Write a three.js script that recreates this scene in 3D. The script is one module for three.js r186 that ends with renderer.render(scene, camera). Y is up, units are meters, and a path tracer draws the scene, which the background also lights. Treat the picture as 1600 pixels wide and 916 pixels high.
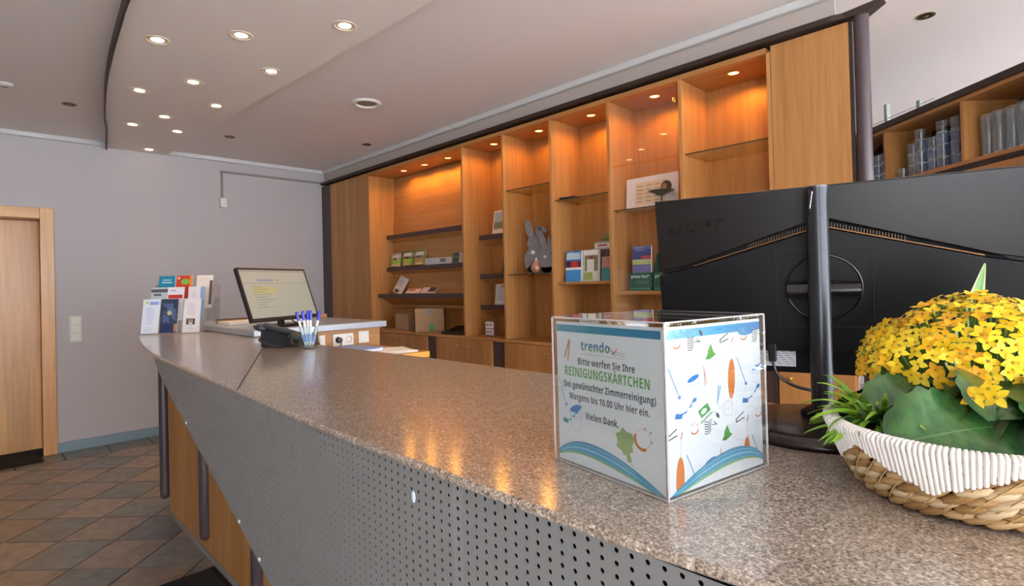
import * as THREE from 'three';
import { RoundedBoxGeometry } from 'three/addons/geometries/RoundedBoxGeometry.js';
import { mergeGeometries } from 'three/addons/utils/BufferGeometryUtils.js';
import { RectAreaLightUniformsLib } from 'three/addons/lights/RectAreaLightUniformsLib.js';
import { FontLoader } from 'three/addons/loaders/FontLoader.js';
import { TextGeometry } from 'three/addons/geometries/TextGeometry.js';

// ---------------------------------------------------------------- camera, sky, large lights, exposure
RectAreaLightUniformsLib.init();
const scene = new THREE.Scene();
const renderer = new THREE.WebGLRenderer({ antialias: true });
renderer.toneMapping = THREE.LinearToneMapping;
renderer.toneMappingExposure = 1.14;
renderer.shadowMap.enabled = true;
const camera = new THREE.PerspectiveCamera(56.4, 1600 / 916, 0.05, 60);
camera.position.set(0, 1.36, 0);
camera.rotation.set(0.009484, -0.78089, -0.025204, 'YXZ');
camera.setViewOffset(1600, 916, 0, 22, 1600, 916);
scene.background = new THREE.Color(0.94, 0.98, 1.05);
scene.backgroundIntensity = 9.6;

// ---------------------------------------------------------------- helpers
let seed = 7;
const rnd = () => { seed = (seed + 0x6d2b79f5) | 0; let t = Math.imul(seed ^ (seed >>> 15), 1 | seed); t = (t + Math.imul(t ^ (t >>> 7), 61 | t)) ^ t; return ((t ^ (t >>> 14)) >>> 0) / 4294967296; };
const rr = (a, b) => a + (b - a) * rnd();
const PI = Math.PI;
const used = new Map();
const numbered = (n) => { const k = used.get(n) || 0; used.set(n, k + 1); return k ? `${n}_${String(k).padStart(3, '0')}` : n; };
function shadows(o) { o.castShadow = true; o.receiveShadow = true; return o; }
function tag(o, label, category, group) { o.userData.label = label; o.userData.category = category; if (group) o.userData.group = group; return o; }
function thing(name, label, category, pos = [0, 0, 0], turn = 0, group) {
  const o = new THREE.Group(); o.name = numbered(name); o.position.set(...pos); o.rotation.y = turn; scene.add(o);
  return tag(o, label, category, group);
}
function single(name, label, category, geo, mat, pos = [0, 0, 0], turn = 0, group) {
  const o = shadows(new THREE.Mesh(geo, mat)); o.name = numbered(name); o.position.set(...pos); o.rotation.y = turn; scene.add(o);
  return tag(o, label, category, group);
}
function struct(name, geo, mat, pos = [0, 0, 0]) {
  const o = geo ? shadows(new THREE.Mesh(geo, mat)) : new THREE.Group(); o.name = numbered(name); o.position.set(...pos); o.userData.kind = 'structure'; scene.add(o); return o;
}
function part(parent, name, geo, mat, pos = [0, 0, 0], rot = [0, 0, 0]) {
  const o = shadows(new THREE.Mesh(geo, mat)); o.name = name; o.position.set(...pos); o.rotation.set(...rot); parent.add(o); return o;
}
function copy(o, label, pos, turn) {
  const c = o.clone(); c.name = numbered(o.name.replace(/_\d{3}$/, '')); c.userData = { ...o.userData, label }; if (pos) c.position.set(...pos); if (turn !== undefined) c.rotation.y = turn; scene.add(c); return c;
}
// uv in metres from position and normal; grain = axis the texture's v runs along
function metre(geo, grain = 'y', jitter = true) {
  const g = geo.index ? geo.toNonIndexed() : geo; g.clearGroups();
  const p = g.attributes.position, uv = new Float32Array(p.count * 2), a = new THREE.Vector3(), b = new THREE.Vector3(), c = new THREE.Vector3();
  const ou = jitter ? rnd() * 3 : 0, ov = jitter ? rnd() * 3 : 0;
  for (let i = 0; i < p.count; i += 3) {
    a.fromBufferAttribute(p, i); b.fromBufferAttribute(p, i + 1); c.fromBufferAttribute(p, i + 2);
    const n = b.clone().sub(a).cross(c.clone().sub(a)), ax = Math.abs(n.x), ay = Math.abs(n.y), az = Math.abs(n.z);
    const drop = ax >= ay && ax >= az ? 'x' : ay >= az ? 'y' : 'z';
    let rest = ['x', 'y', 'z'].filter((k) => k !== drop), v = rest.includes(grain) ? grain : rest[1], u = rest.find((k) => k !== v);
    [a, b, c].forEach((q, k) => { uv[(i + k) * 2] = q[u] + ou; uv[(i + k) * 2 + 1] = q[v] + ov; });
  }
  g.setAttribute('uv', new THREE.BufferAttribute(uv, 2)); return g;
}
const bx = (w, h, d, grain = 'y', r = 0.0015) => metre(r ? new RoundedBoxGeometry(w, h, d, 1, Math.min(r, w / 3, h / 3, d / 3)) : new THREE.BoxGeometry(w, h, d), grain);
// box from its two corners: returns [geometry, centre]
const span = (x0, x1, y0, y1, z0, z1, grain, r) => [bx(x1 - x0, y1 - y0, z1 - z0, grain, r), [(x0 + x1) / 2, (y0 + y1) / 2, (z0 + z1) / 2]];
function merged(list) { return mergeGeometries(list.map((g) => { const q = g.index ? g.toNonIndexed() : g.clone(); q.clearGroups(); for (const k of Object.keys(q.attributes)) if (!['position', 'normal', 'uv'].includes(k)) q.deleteAttribute(k); return q; })); }
const moved = (g, x, y, z, rx = 0, ry = 0, rz = 0) => { const q = g.clone(); if (rx) q.rotateX(rx); if (ry) q.rotateY(ry); if (rz) q.rotateZ(rz); return q.translate(x, y, z); };
const cyl = (r, h, n = 20, r2 = r) => new THREE.CylinderGeometry(r2, r, h, n);
const lathe = (pts, n = 28) => new THREE.LatheGeometry(pts.map(([x, y]) => new THREE.Vector2(x, y)), n);
const tube = (pts, r, seg = 40, n = 8) => new THREE.TubeGeometry(new THREE.CatmullRomCurve3(pts.map((p) => new THREE.Vector3(...p))), seg, r, n);
// flat polygon in xz (list of [x, z]) between two heights
function slab(poly, y0, y1, bevel = 0) {
  const s = new THREE.Shape(poly.map(([x, z]) => new THREE.Vector2(x, -z)));
  const g = new THREE.ExtrudeGeometry(s, { depth: y1 - y0 - 2 * bevel, bevelEnabled: bevel > 0, bevelSize: bevel, bevelThickness: bevel, bevelOffset: -bevel, bevelSegments: 3, curveSegments: 4 });
  g.rotateX(-PI / 2); g.translate(0, y0 + bevel, 0); return metre(g, 'z', false);
}

// ---------------------------------------------------------------- textures
function dataTex(w, h, fn, srgb = true) {
  const d = new Uint8Array(w * h * 4);
  for (let y = 0; y < h; y++) for (let x = 0; x < w; x++) { const c = fn(x, y), i = (y * w + x) * 4; d[i] = c[0]; d[i + 1] = c[1]; d[i + 2] = c[2]; d[i + 3] = 255; }
  const t = new THREE.DataTexture(d, w, h); t.wrapS = t.wrapT = THREE.RepeatWrapping; t.magFilter = THREE.LinearFilter; t.minFilter = THREE.LinearMipmapLinearFilter;
  if (srgb) t.colorSpace = THREE.SRGBColorSpace; t.needsUpdate = true; return t;
}
// tileable value noise
function noiser(s) {
  const tab = new Float32Array(4096); let q = s; for (let i = 0; i < 4096; i++) { q = (Math.imul(q, 1664525) + 1013904223) | 0; tab[i] = (q >>> 0) / 4294967296; }
  const at = (x, y, px, py) => tab[((((x % px) + px) % px) * 57 + (((y % py) + py) % py) * 131 + s) & 4095];
  return (x, y, px, py) => { const xi = Math.floor(x), yi = Math.floor(y); let fx = x - xi, fy = y - yi; fx = fx * fx * (3 - 2 * fx); fy = fy * fy * (3 - 2 * fy); return (at(xi, yi, px, py) * (1 - fx) + at(xi + 1, yi, px, py) * fx) * (1 - fy) + (at(xi, yi + 1, px, py) * (1 - fx) + at(xi + 1, yi + 1, px, py) * fx) * fy; };
}
const N1 = noiser(11), N2 = noiser(29), N3 = noiser(53);
const clamp = (v) => Math.max(0, Math.min(255, v));
function woodTex(base, contrast) {
  return dataTex(512, 512, (x, y) => {
    const u = x / 512, v = y / 512;
    const broad = N1(u * 9 + 0.35 * N2(u * 3, v * 2, 3, 2), v * 2, 9, 2) - 0.5, mid = N2(u * 40, v * 5, 40, 5) - 0.5, fine = N3(u * 180, v * 14, 180, 14) - 0.5, pore = N1(u * 256, v * 60, 256, 60) > 0.86 ? -0.5 : 0;
    const k = (broad * 0.9 + mid * 0.5 + fine * 0.45 + pore * 0.25) * contrast;
    return [clamp(base[0] + k * 1.0), clamp(base[1] + k * 0.95), clamp(base[2] + k * 0.8)];
  });
}
const rep = (t, u, v) => { t.repeat.set(1 / u, 1 / v); return t; };
const woodMap = rep(woodTex([205, 158, 106], 32), 0.7, 1.6), doorMap = rep(woodTex([214, 168, 112], 28), 0.7, 1.6);
const graniteMap = rep(dataTex(1024, 1024, (x, y) => {
  const u = x / 1024, v = y / 1024;
  const a = N1(u * 330, v * 330, 330, 330), b = N2(u * 240, v * 240, 240, 240), c = N3(u * 420, v * 420, 420, 420), big = N1(u * 30, v * 30, 30, 30);
  let k = (a - 0.5) * 70 + (c - 0.5) * 80 + (big - 0.5) * 8;
  if (b > 0.76) k += 34; if (b < 0.24) k -= 40;
  return [clamp(160 + k), clamp(144 + k * 0.98), clamp(129 + k * 0.96)];
}), 0.62, 0.62);
const plasterBump = rep(dataTex(512, 512, (x, y) => { const u = x / 512, v = y / 512, k = 255 * (0.6 * N1(u * 120, v * 120, 120, 120) + 0.4 * N2(u * 40, v * 40, 40, 40)); return [k, k, k]; }, false), 0.8, 0.8);
const tileMap = rep(dataTex(256, 256, (x, y) => { const u = x / 256, v = y / 256, k = 205 + 40 * (N1(u * 8, v * 8, 8, 8) - 0.5) + 24 * (N2(u * 60, v * 60, 60, 60) - 0.5); return [k, k, k]; }), 0.31, 0.31);
const brushMap = rep(dataTex(256, 256, (x, y) => { const k = 128 + 90 * (N1(x / 256 * 4, y / 256 * 128, 4, 128) - 0.5) + 60 * (N2(x / 256 * 10, y / 256 * 200, 10, 200) - 0.5); return [k, k, k]; }, false), 0.3, 0.15);
const feltMap = rep(dataTex(128, 128, (x, y) => { const k = 142 + 50 * (N1(x / 128 * 40, y / 128 * 40, 40, 40) - 0.5) + 40 * (N3(x / 128 * 90, y / 128 * 90, 90, 90) - 0.5); return [k, k, k * 1.03]; }), 0.15, 0.15);
const cartonMap = rep(dataTex(256, 256, (x, y) => { const k = 18 * (N1(x / 256 * 10, y / 256 * 60, 10, 60) - 0.5) + 10 * (N3(x / 256 * 120, y / 256 * 120, 120, 120) - 0.5); return [172 + k, 138 + k, 104 + k]; }), 0.3, 0.3);
const strawMap = dataTex(128, 128, (x, y) => { const k = 70 * (N1(x / 128 * 3, y / 128 * 40, 3, 40) - 0.5) + 30 * (N3(x / 128 * 8, y / 128 * 90, 8, 90) - 0.5); return [clamp(204 + k), clamp(178 + k), clamp(140 + k)]; });
function print(w, h, draw) {
  const c = document.createElement('canvas'); c.width = w; c.height = h; const x = c.getContext('2d'); draw(x, w, h);
  const t = new THREE.CanvasTexture(c); t.colorSpace = THREE.SRGBColorSpace; t.magFilter = THREE.LinearFilter; return t;
}

// ---------------------------------------------------------------- materials
const M = (o) => new THREE.MeshStandardMaterial(o), MP = (o) => new THREE.MeshPhysicalMaterial(o);
const wood = MP({ map: woodMap, color: '#dfceb2', roughness: 0.45, clearcoat: 0.06, clearcoatRoughness: 0.35 });
const woodDoor = MP({ map: doorMap, color: '#fff0d8', roughness: 0.35, clearcoat: 0.35, clearcoatRoughness: 0.3 });
const darkWood = M({ color: '#4a3a3b', roughness: 0.45 });
const blackTrim = M({ color: '#33261f', roughness: 0.5 });
const postMat = MP({ color: '#4a3d41', roughness: 0.38, clearcoat: 0.3, clearcoatRoughness: 0.3 });
const granite = MP({ map: graniteMap, roughness: 0.36, clearcoat: 0.85, clearcoatRoughness: 0.15 });
const laminate = MP({ color: '#a9b3bf', roughness: 0.3, clearcoat: 0.4, clearcoatRoughness: 0.2 });
const wallPaint = M({ color: '#bdb8b9', roughness: 0.9, bumpMap: plasterBump, bumpScale: 0.0006 });
const ceilPaint = M({ color: '#eae0db', roughness: 0.92, bumpMap: plasterBump, bumpScale: 0.0004 });
const panelPaint = M({ color: '#ede2d9', roughness: 0.9, bumpMap: plasterBump, bumpScale: 0.0004 });
const trimPaint = M({ color: '#cfd0cf', roughness: 0.6 });
const skirting = M({ color: '#7f97a5', roughness: 0.5 });
const perfMat = MP({ color: '#868583', roughness: 0.48, metalness: 0.2 });
const shadowBoard = M({ color: '#121214', roughness: 0.9 });
const chrome = M({ color: '#d8d8d8', roughness: 0.18, metalness: 1 });
const brass = M({ color: '#c9a45a', roughness: 0.28, metalness: 1 });
const oldBrass = M({ color: '#a08a56', roughness: 0.35, metalness: 1 });
const whitePlastic = MP({ color: '#e6e4dc', roughness: 0.35, clearcoat: 0.2 });
const blackPlastic = MP({ color: '#1b1b1d', roughness: 0.45, clearcoat: 0.1 });
const glossBlack = MP({ color: '#131214', roughness: 0.22, clearcoat: 0.4, clearcoatRoughness: 0.1 });
const paper = M({ color: '#eceae6', roughness: 0.8 });
const pane = MP({ color: '#ffffff', transmission: 1, thickness: 0, roughness: 0.0, ior: 1.5 });
const shelfGlass = MP({ color: '#e6efe9', transmission: 1, thickness: 0, roughness: 0.02, ior: 1.5 });
const glassEdge = MP({ color: '#4b4a32', transmission: 0.3, thickness: 0, roughness: 0.3 });
const acrylic = MP({ color: '#fbfdfd', transmission: 1, thickness: 0, roughness: 0.015, ior: 1.49 });
const acrylicEdge = MP({ color: '#eae3e2', transmission: 0.55, thickness: 0, roughness: 0.5 });
const barGlass = MP({ color: '#eef2f3', transmission: 0.94, thickness: 0, roughness: 0.03, ior: 1.55 });
const clearGlass = MP({ color: '#f2f7f7', transmission: 1, thickness: 0, roughness: 0.02, ior: 1.5 });
const glow = (c, k) => M({ color: '#000000', emissive: c, emissiveIntensity: k });

// ---------------------------------------------------------------- the room
const ZW = -6.137, CEIL = 2.75;
const floor = struct('floor');
part(floor, 'subfloor', bx(11.6, 0.2, 11.2, 'x', 0), M({ color: '#1d1917', roughness: 0.9 }), [2.3, -0.113, -1.3]);
{
  // one prism per tile, clipped to the field; the border row runs along the door wall
  const clip = (poly, f) => { const out = []; poly.forEach((p, i) => { const q = poly[(i + 1) % poly.length], a = f(p), b = f(q); if (a >= 0) out.push(p); if (a * b < 0) { const t = a / (a - b); out.push([p[0] + (q[0] - p[0]) * t, p[1] + (q[1] - p[1]) * t]); } }); return out; };
  const warm = M({ map: tileMap, color: '#b09a88', roughness: 0.3 }), cool = M({ map: tileMap, color: '#939390', roughness: 0.28 }), green = M({ map: tileMap, color: '#80857f', roughness: 0.32 });
  const shades = [warm, M({ map: tileMap, color: '#a5907f', roughness: 0.3 }), M({ map: tileMap, color: '#b29d8b', roughness: 0.38 })], cools = [cool, M({ map: tileMap, color: '#888987', roughness: 0.3 }), M({ map: tileMap, color: '#999793', roughness: 0.36 })];
  const s = 0.2192, ox = 0.555, oz = -3.286, sh = 0.0046;
  for (let i = -24; i < 24; i++) for (let j = -24; j < 24; j++) {
    const cx = ox + (i + 0.5) * s + (j + 0.5) * s, cz = oz + (i + 0.5) * s - (j + 0.5) * s, h = s - sh * 1.4;
    if (cx < -2.6 || cx > 1.35 || cz < -6.3 || cz > -1.2) continue;
    let poly = [[cx - h, cz], [cx, cz + h], [cx + h, cz], [cx, cz - h]];
    poly = clip(poly, (p) => p[1] + 5.818); if (poly.length < 3) continue;
    part(floor, 'floor_tile', slab(poly, -0.012, 0), ((i + j) & 1 ? shades : cools)[Math.floor(rnd() * 3)]);
  }
  // beyond the tiles that the view takes in, the same pattern as a surface
  const field = print(256, 256, (x, W) => { ['#9a8675', '#868684', '#868684', '#9a8675'].forEach((c, i) => { x.fillStyle = '#1d1917'; x.fillRect((i % 2) * 128, (i >> 1) * 128, 128, 128); x.fillStyle = c; x.fillRect((i % 2) * 128 + 2, (i >> 1) * 128 + 2, 124, 124); }); });
  field.wrapS = field.wrapT = THREE.RepeatWrapping; field.repeat.set(1 / 0.62, 1 / 0.62); field.rotation = PI / 4;
  const fieldM = M({ map: field, roughness: 0.32 });
  for (const [x0, x1, z0, z1] of [[-3, 1.3, -1.05, 3.6], [1.3, 7.9, -4.5, 3.6], [1.3, 3.3, -6.13, -4.5]]) { const [g, c] = span(x0, x1, -0.011, -0.003, z0, z1, 'z', 0); part(floor, 'floor_field', g, fieldM, c); }
  for (let k = -8; k < 8; k++) { const x = 0.546 + 0.31 * k; part(floor, 'border_tile', bx(0.301, 0.012, 0.304, 'x', 0.001), green, [x + 0.155, -0.006, -5.977]); }
}
// door wall with the door opening
{
  const g = [], add = (x0, x1, y0, y1, z0, z1) => { const [b, c] = span(x0, x1, y0, y1, z0, z1, 'y', 0); g.push(b.translate(...c)); };
  add(-3.2, -0.53, 0, 3, ZW - 0.4, ZW); add(-0.53, 0.49, 2.08, 3, ZW - 0.4, ZW); add(0.49, 3.5, 0, 3, ZW - 0.4, ZW); add(-0.9, 0.9, 0, 2.3, ZW - 0.5, ZW - 0.402);  // last box is added unseen behind the door to stop daylight leaking round it
  struct('wall_back', mergeGeometries(g), wallPaint);
}
const wallBox = (name, ...a) => { const [g, c] = span(...a, 'y', 0); return struct(name, g, wallPaint, c); };
wallBox('wall_right', 3.31, 3.43, 0, 3, ZW, -1.06);
wallBox('wall_left', -3.2, -3, 0, 3, ZW, 1.0).material = M({ color: '#8d7f73', roughness: 0.9 });  // out-of-view wall, colour darkened to dim the light on the box's left face
wallBox('wall_bar', 3.43, 8, 0, 3, -4.7, -4.5);
wallBox('wall_side', 7.9, 8.1, 0, 3, -4.5, 4);
{
  const g = [], add = (...a) => { const [b, c] = span(...a, 'y', 0); g.push(b.translate(...c)); };
  add(-3.2, 8, 0, 0.25, 3.6, 3.8); add(-3.2, 8, 2.6, 3, 3.6, 3.8); add(-3.2, -2.7, 0.25, 2.6, 3.6, 3.8); add(7.6, 8, 0.25, 2.6, 3.6, 3.8);
  struct('wall_front', mergeGeometries(g), wallPaint);
  const h = [], add2 = (...a) => { const [b, c] = span(...a, 'y', 0); h.push(b.translate(...c)); };
  add2(-3.2, -3, 2.5, 3, 1.0, 3.6); add2(-3.2, -3, 0, 0.03, 1.0, 3.6); add2(-3.2, -3, 0.1, 2.5, 3.4, 3.6); add2(-3.2, -3, 0.1, 2.5, 2.7, 3.4);
  struct('wall_entrance', mergeGeometries(h), wallPaint);
}
const frameMat = M({ color: '#5a5d60', roughness: 0.5, metalness: 0.4 });
function windowUnit(name, w, h, pos, turn, n) {
  const o = struct(name, null, null, pos); o.rotation.y = turn;
  const f = 0.05, g = [[w, f, 0, h / 2 - f / 2], [w, f, 0, -h / 2 + f / 2]].map(([a, b, x, y]) => moved(bx(a, b, 0.07), x, y, 0));
  for (let i = 0; i <= n; i++) g.push(moved(bx(f, h, 0.07), -w / 2 + f / 2 + (i * (w - f)) / n, 0, 0));
  part(o, 'window_frame', merged(g), frameMat);
  for (let i = 0; i < n; i++) part(o, 'pane', new THREE.BoxGeometry(w / n - f, h - 2 * f, 0.004), pane, [-w / 2 + ((i + 0.5) * w) / n, 0, 0]);
}
windowUnit('window_1', 10.3, 2.35, [2.45, 1.425, 3.68], 0, 7);
windowUnit('window_2', 1.7, 2.47, [-3.1, 1.265, 1.85], PI / 2, 1);
// ceiling, soffit over the shelving, cornice strips, baseboard
{ const [g, c] = span(-3.2, 8.1, CEIL, CEIL + 0.2, ZW - 0.4, 3.9, 'z', 0); struct('ceiling', g, ceilPaint, c); }
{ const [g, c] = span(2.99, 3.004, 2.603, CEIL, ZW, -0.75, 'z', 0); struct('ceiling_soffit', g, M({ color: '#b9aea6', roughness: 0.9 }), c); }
{
  const strip = (x0, x1, z0, z1, n) => { const [g, c] = span(x0, x1, 2.706, 2.75, z0, z1, 'z', 0.008); struct(n, g, trimPaint, c); };
  strip(-3, 0.9, ZW, ZW + 0.035, 'trim_1'); strip(1.37, 2.99, ZW, ZW + 0.035, 'trim_2'); strip(2.955, 2.99, ZW + 0.035, -0.75, 'trim_3');
  const [g, c] = span(0.49, 3.0, 0, 0.088, ZW, ZW + 0.014, 'x', 0.003); struct('baseboard_back', g, skirting, c);
}
// door
{
  const d = struct('door_1', null, null, [0, 0, 0]);
  const fr = (x0, x1, y0, y1, z0, z1, n, m, gr) => { const [g, c] = span(x0, x1, y0, y1, z0, z1, gr, 0.004); return part(d, n, g, m, c); };
  fr(0.425, 0.518, 0, 2.112, ZW - 0.02, ZW + 0.02, 'door_casing', woodDoor); fr(-0.555, -0.46, 0, 2.112, ZW - 0.02, ZW + 0.02, 'door_casing', woodDoor); fr(-0.46, 0.425, 2.02, 2.112, ZW - 0.02, ZW + 0.019, 'door_casing', woodDoor, 'x');
  fr(0.44, 0.49, 0, 2.03, ZW - 0.3, ZW - 0.02, 'door_jamb', woodDoor); fr(-0.53, -0.48, 0, 2.03, ZW - 0.3, ZW - 0.02, 'door_jamb', woodDoor); fr(-0.48, 0.44, 2.03, 2.08, ZW - 0.3, ZW - 0.02, 'door_jamb', woodDoor, 'x');
  fr(-0.478, 0.438, 0.016, 2.028, ZW - 0.29, ZW - 0.25, 'door_leaf', woodDoor);
}
// curved dropped ceiling panel above the counter
{
  const left = [[0.905, ZW], [0.80, -5.4], [0.732, -5.0], [0.632, -4.24], [0.577, -3.66], [0.543, -3.2], [0.529, -2.97], [0.505, -2.2], [0.495, -1.4], [0.50, -0.6], [0.53, 0.2], [0.59, 1.0], [0.68, 1.8]];
  const L = new THREE.SplineCurve(left.map(([x, z]) => new THREE.Vector2(x, z))).getPoints(60).map((p) => [p.x, p.y]);
  const right = [[1.62, 1.8], [1.60, 0], [1.58, -1.5], [1.561, -2.04], [1.526, -2.8], [1.459, -4.0], [1.369, ZW]];
  struct('ceiling_panel', slab([...L, ...right], 2.702, CEIL), panelPaint);
  const band = [...L, ...L.slice().reverse().map(([x, z]) => [x - 0.012, z])];
  const f = struct('trim_4', slab(band, 2.682, CEIL), blackTrim); f.name = 'trim_4';
}

// ---------------------------------------------------------------- ceiling lights
const WARM = '#ffd7a0', SHELFLIGHT = '#ffab3a';
function spot(pos, color, power, angle, name, soft = 1) {
  const l = new THREE.SpotLight(color, power, 0, angle, soft, 2); l.position.set(...pos); l.target.position.set(pos[0], 0, pos[2]); l.castShadow = true; l.shadow.radius = 1; l.name = name; scene.add(l); scene.add(l.target);
}
const ringG = lathe([[0.034, 0.004], [0.036, -0.001], [0.041, -0.0035], [0.046, -0.001], [0.0465, 0.004]], 28), lampG = lathe([[0.0001, -0.0012], [0.02, -0.0008], [0.0345, 0.002], [0.0345, 0.004], [0.0001, 0.004]], 24);
const ringMat = M({ color: '#efe0c8', roughness: 0.4, metalness: 0.1 }), lampMat = glow('#ffe3b4', 9);
const spots = [[0.719, -3.35, 'leftmost of the front row, close to the dark curved edge'], [1.025, -3.008, 'middle of the front row'], [1.375, -2.554, 'rightmost of all and nearest the camera'], [1.325, -3.387, 'second from the front along the right edge'], [1.026, -3.884, 'in the middle column, second row'], [0.809, -4.269, 'by the dark edge, second row'], [1.277, -4.279, 'right edge, third row'], [1.065, -4.792, 'middle column, third row'], [0.927, -5.167, 'by the dark edge, third row'], [1.239, -5.168, 'right edge, next to last'], [1.2, -5.98, 'at the tip, nearest the grey wall']];
for (const [x, z, w] of spots) {
  const o = thing('recessed_spotlight', `glowing ceiling panel spotlight, ${w}`, 'ceiling light', [x, 2.702, z], 0, 'glowing spotlights in the curved ceiling panel');
  o.scale.setScalar(1.3); part(o, 'trim_ring', ringG, ringMat); part(o, 'lamp', lampG, lampMat);
  spot([x, 2.695, z], WARM, 1.0, z < -5.9 ? 0.3 : 0.6, 'panel_lamp');
}
const shelfLampMat = glow('#ffc878', 5);
const shelfSpots = [[3.117, -4.655, 'left lamp of the wide brochure bay'], [3.117, -4.30, 'middle lamp of the wide brochure bay'], [3.117, -3.94, 'right lamp of the wide brochure bay'], [3.11, -3.312, 'in the narrow bay with three dark ledges'], [3.11, -2.805, 'above the grey felt rabbits'], [3.105, -2.305, 'above the blue brochure bay'], [3.1, -1.80, 'behind the glass door'], [3.1, -1.295, 'in the bay left of the plain end panel']];
for (const [x, z, w] of shelfSpots) {
  const o = thing('cabinet_spotlight', `small warm spotlight in shelving roof, ${w}`, 'cabinet light', [x, 2.528, z], 0, 'warm spotlights in the shelving roof');
  o.scale.setScalar(0.82); part(o, 'trim_ring', ringG, brass); part(o, 'lamp', lampG, shelfLampMat);
  spot([x, 2.52, z], SHELFLIGHT, 0.5, 1.47, 'shelf_lamp', 0.3);
}
{
  const dark = M({ color: '#3a2d1c', roughness: 0.4, metalness: 0.6 }), can = lathe([[0.0001, 0.03], [0.03, 0.03], [0.034, -0.001]], 24), bulb = lathe([[0.0001, -0.004], [0.012, -0.002], [0.014, 0.002], [0.0001, 0.003]], 16);
  for (const [x, z, w, big] of [[2.747, -4.728, 'near the corner above the tall cabinet', 1], [1.674, -5.254, 'between curved panel and grey wall', 1], [0.525, -5.061, 'left of the dark curved edge', 1], [3.675, -0.49, 'above the bar, right of the brown pillar', 1]]) {
    const o = thing('brass_downlight', `unlit brass-rimmed downlight in the plain ceiling ${w}`, 'ceiling light', [x, CEIL, z]); o.scale.setScalar(big);
    part(o, 'trim_ring', ringG, oldBrass); part(o, 'reflector', cyl(0.0345, 0.002, 24), dark, [0, -0.0012, 0]); part(o, 'bulb', bulb, oldBrass, [0, -0.003, 0]);
  }
  const v = thing('ceiling_vent', 'large round white ring set in the ceiling between panel and shelving', 'vent', [2.133, CEIL, -3.657]);
  part(v, 'ring', lathe([[0.075, 0.004], [0.078, -0.012], [0.09, -0.016], [0.105, -0.01], [0.112, 0.004]], 36), whitePlastic); part(v, 'centre_disc', lathe([[0.0001, -0.003], [0.07, -0.003], [0.076, 0.004], [0.0001, 0.004]], 30), M({ color: '#a0907f', roughness: 0.7 }));
  const s = thing('smoke_detector', 'small round white fitting on the ceiling at far left', 'detector', [0.175, CEIL, -4.827]);
  part(s, 'housing', lathe([[0.0001, -0.018], [0.028, -0.018], [0.045, -0.006], [0.048, 0.002]], 28), whitePlastic); part(s, 'grille', lathe([[0.0001, -0.021], [0.018, -0.021], [0.02, -0.017]], 20), M({ color: '#a7a7a2', roughness: 0.5 }));
}
// ---------------------------------------------------------------- door wall fittings and mats
{
  const o = thing('light_switch', 'white triple light switch stacked upright beside the wooden door', 'switch', [0.653, 1.062, ZW]);
  part(o, 'plate', bx(0.085, 0.226, 0.01, 'y', 0.003), M({ color: '#d9dccd', roughness: 0.5 }), [0, 0, 0.005]);
  for (let i = 0; i < 3; i++) part(o, 'rocker', bx(0.06, 0.058, 0.008, 'y', 0.003), whitePlastic, [0, 0.072 - 0.072 * i, 0.013], [rr(-0.05, 0.05), 0, 0]);
  const c = thing('cable_duct', 'thin grey cable duct running along and down the grey wall', 'cable duct', [0, 0, 0]);
  const duct = M({ color: '#8d8783', roughness: 0.7 });
  part(c, 'horizontal_duct', bx(1.13, 0.022, 0.014, 'x', 0.002), duct, [2.42, 2.605, ZW + 0.007]); part(c, 'vertical_duct', bx(0.022, 0.29, 0.014, 'y', 0.002), duct, [1.868, 2.47, ZW + 0.007]);
  const j = thing('junction_box', 'small white junction box at the lower end of the cable duct', 'junction box', [1.874, 2.278, ZW]);
  part(j, 'housing', bx(0.062, 0.1, 0.045, 'y', 0.006), whitePlastic, [0, 0, 0.0225]); part(j, 'indicator_lamp', new THREE.SphereGeometry(0.008, 12, 8), M({ color: '#ffffff', roughness: 0.2 }), [-0.014, -0.032, 0.046]);
  const matG = M({ color: '#1b1618', roughness: 1 });
  const m1 = thing('door_mat', 'dark doormat lying in front of the wooden door', 'mat', [-0.03, 0, -6.145]);
  part(m1, 'pile', bx(0.86, 0.014, 0.44, 'x', 0.004), matG, [0, 0.009, 0]); part(m1, 'rubber_edge', bx(0.89, 0.006, 0.47, 'x', 0.002), M({ color: '#241c1a', roughness: 0.8 }), [0, 0.003, 0]);
  const m2 = thing('floor_mat', 'black floor mat at the foot of the reception counter', 'mat', [0.27, 0, -2.3]);
  part(m2, 'pile', bx(1.1, 0.012, 1.33, 'x', 0.004), matG, [0, 0.008, 0]); part(m2, 'rubber_edge', bx(1.14, 0.005, 1.37, 'x', 0.002), M({ color: '#0e0c0d', roughness: 0.7 }), [0, 0.0025, 0]);
}

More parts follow.
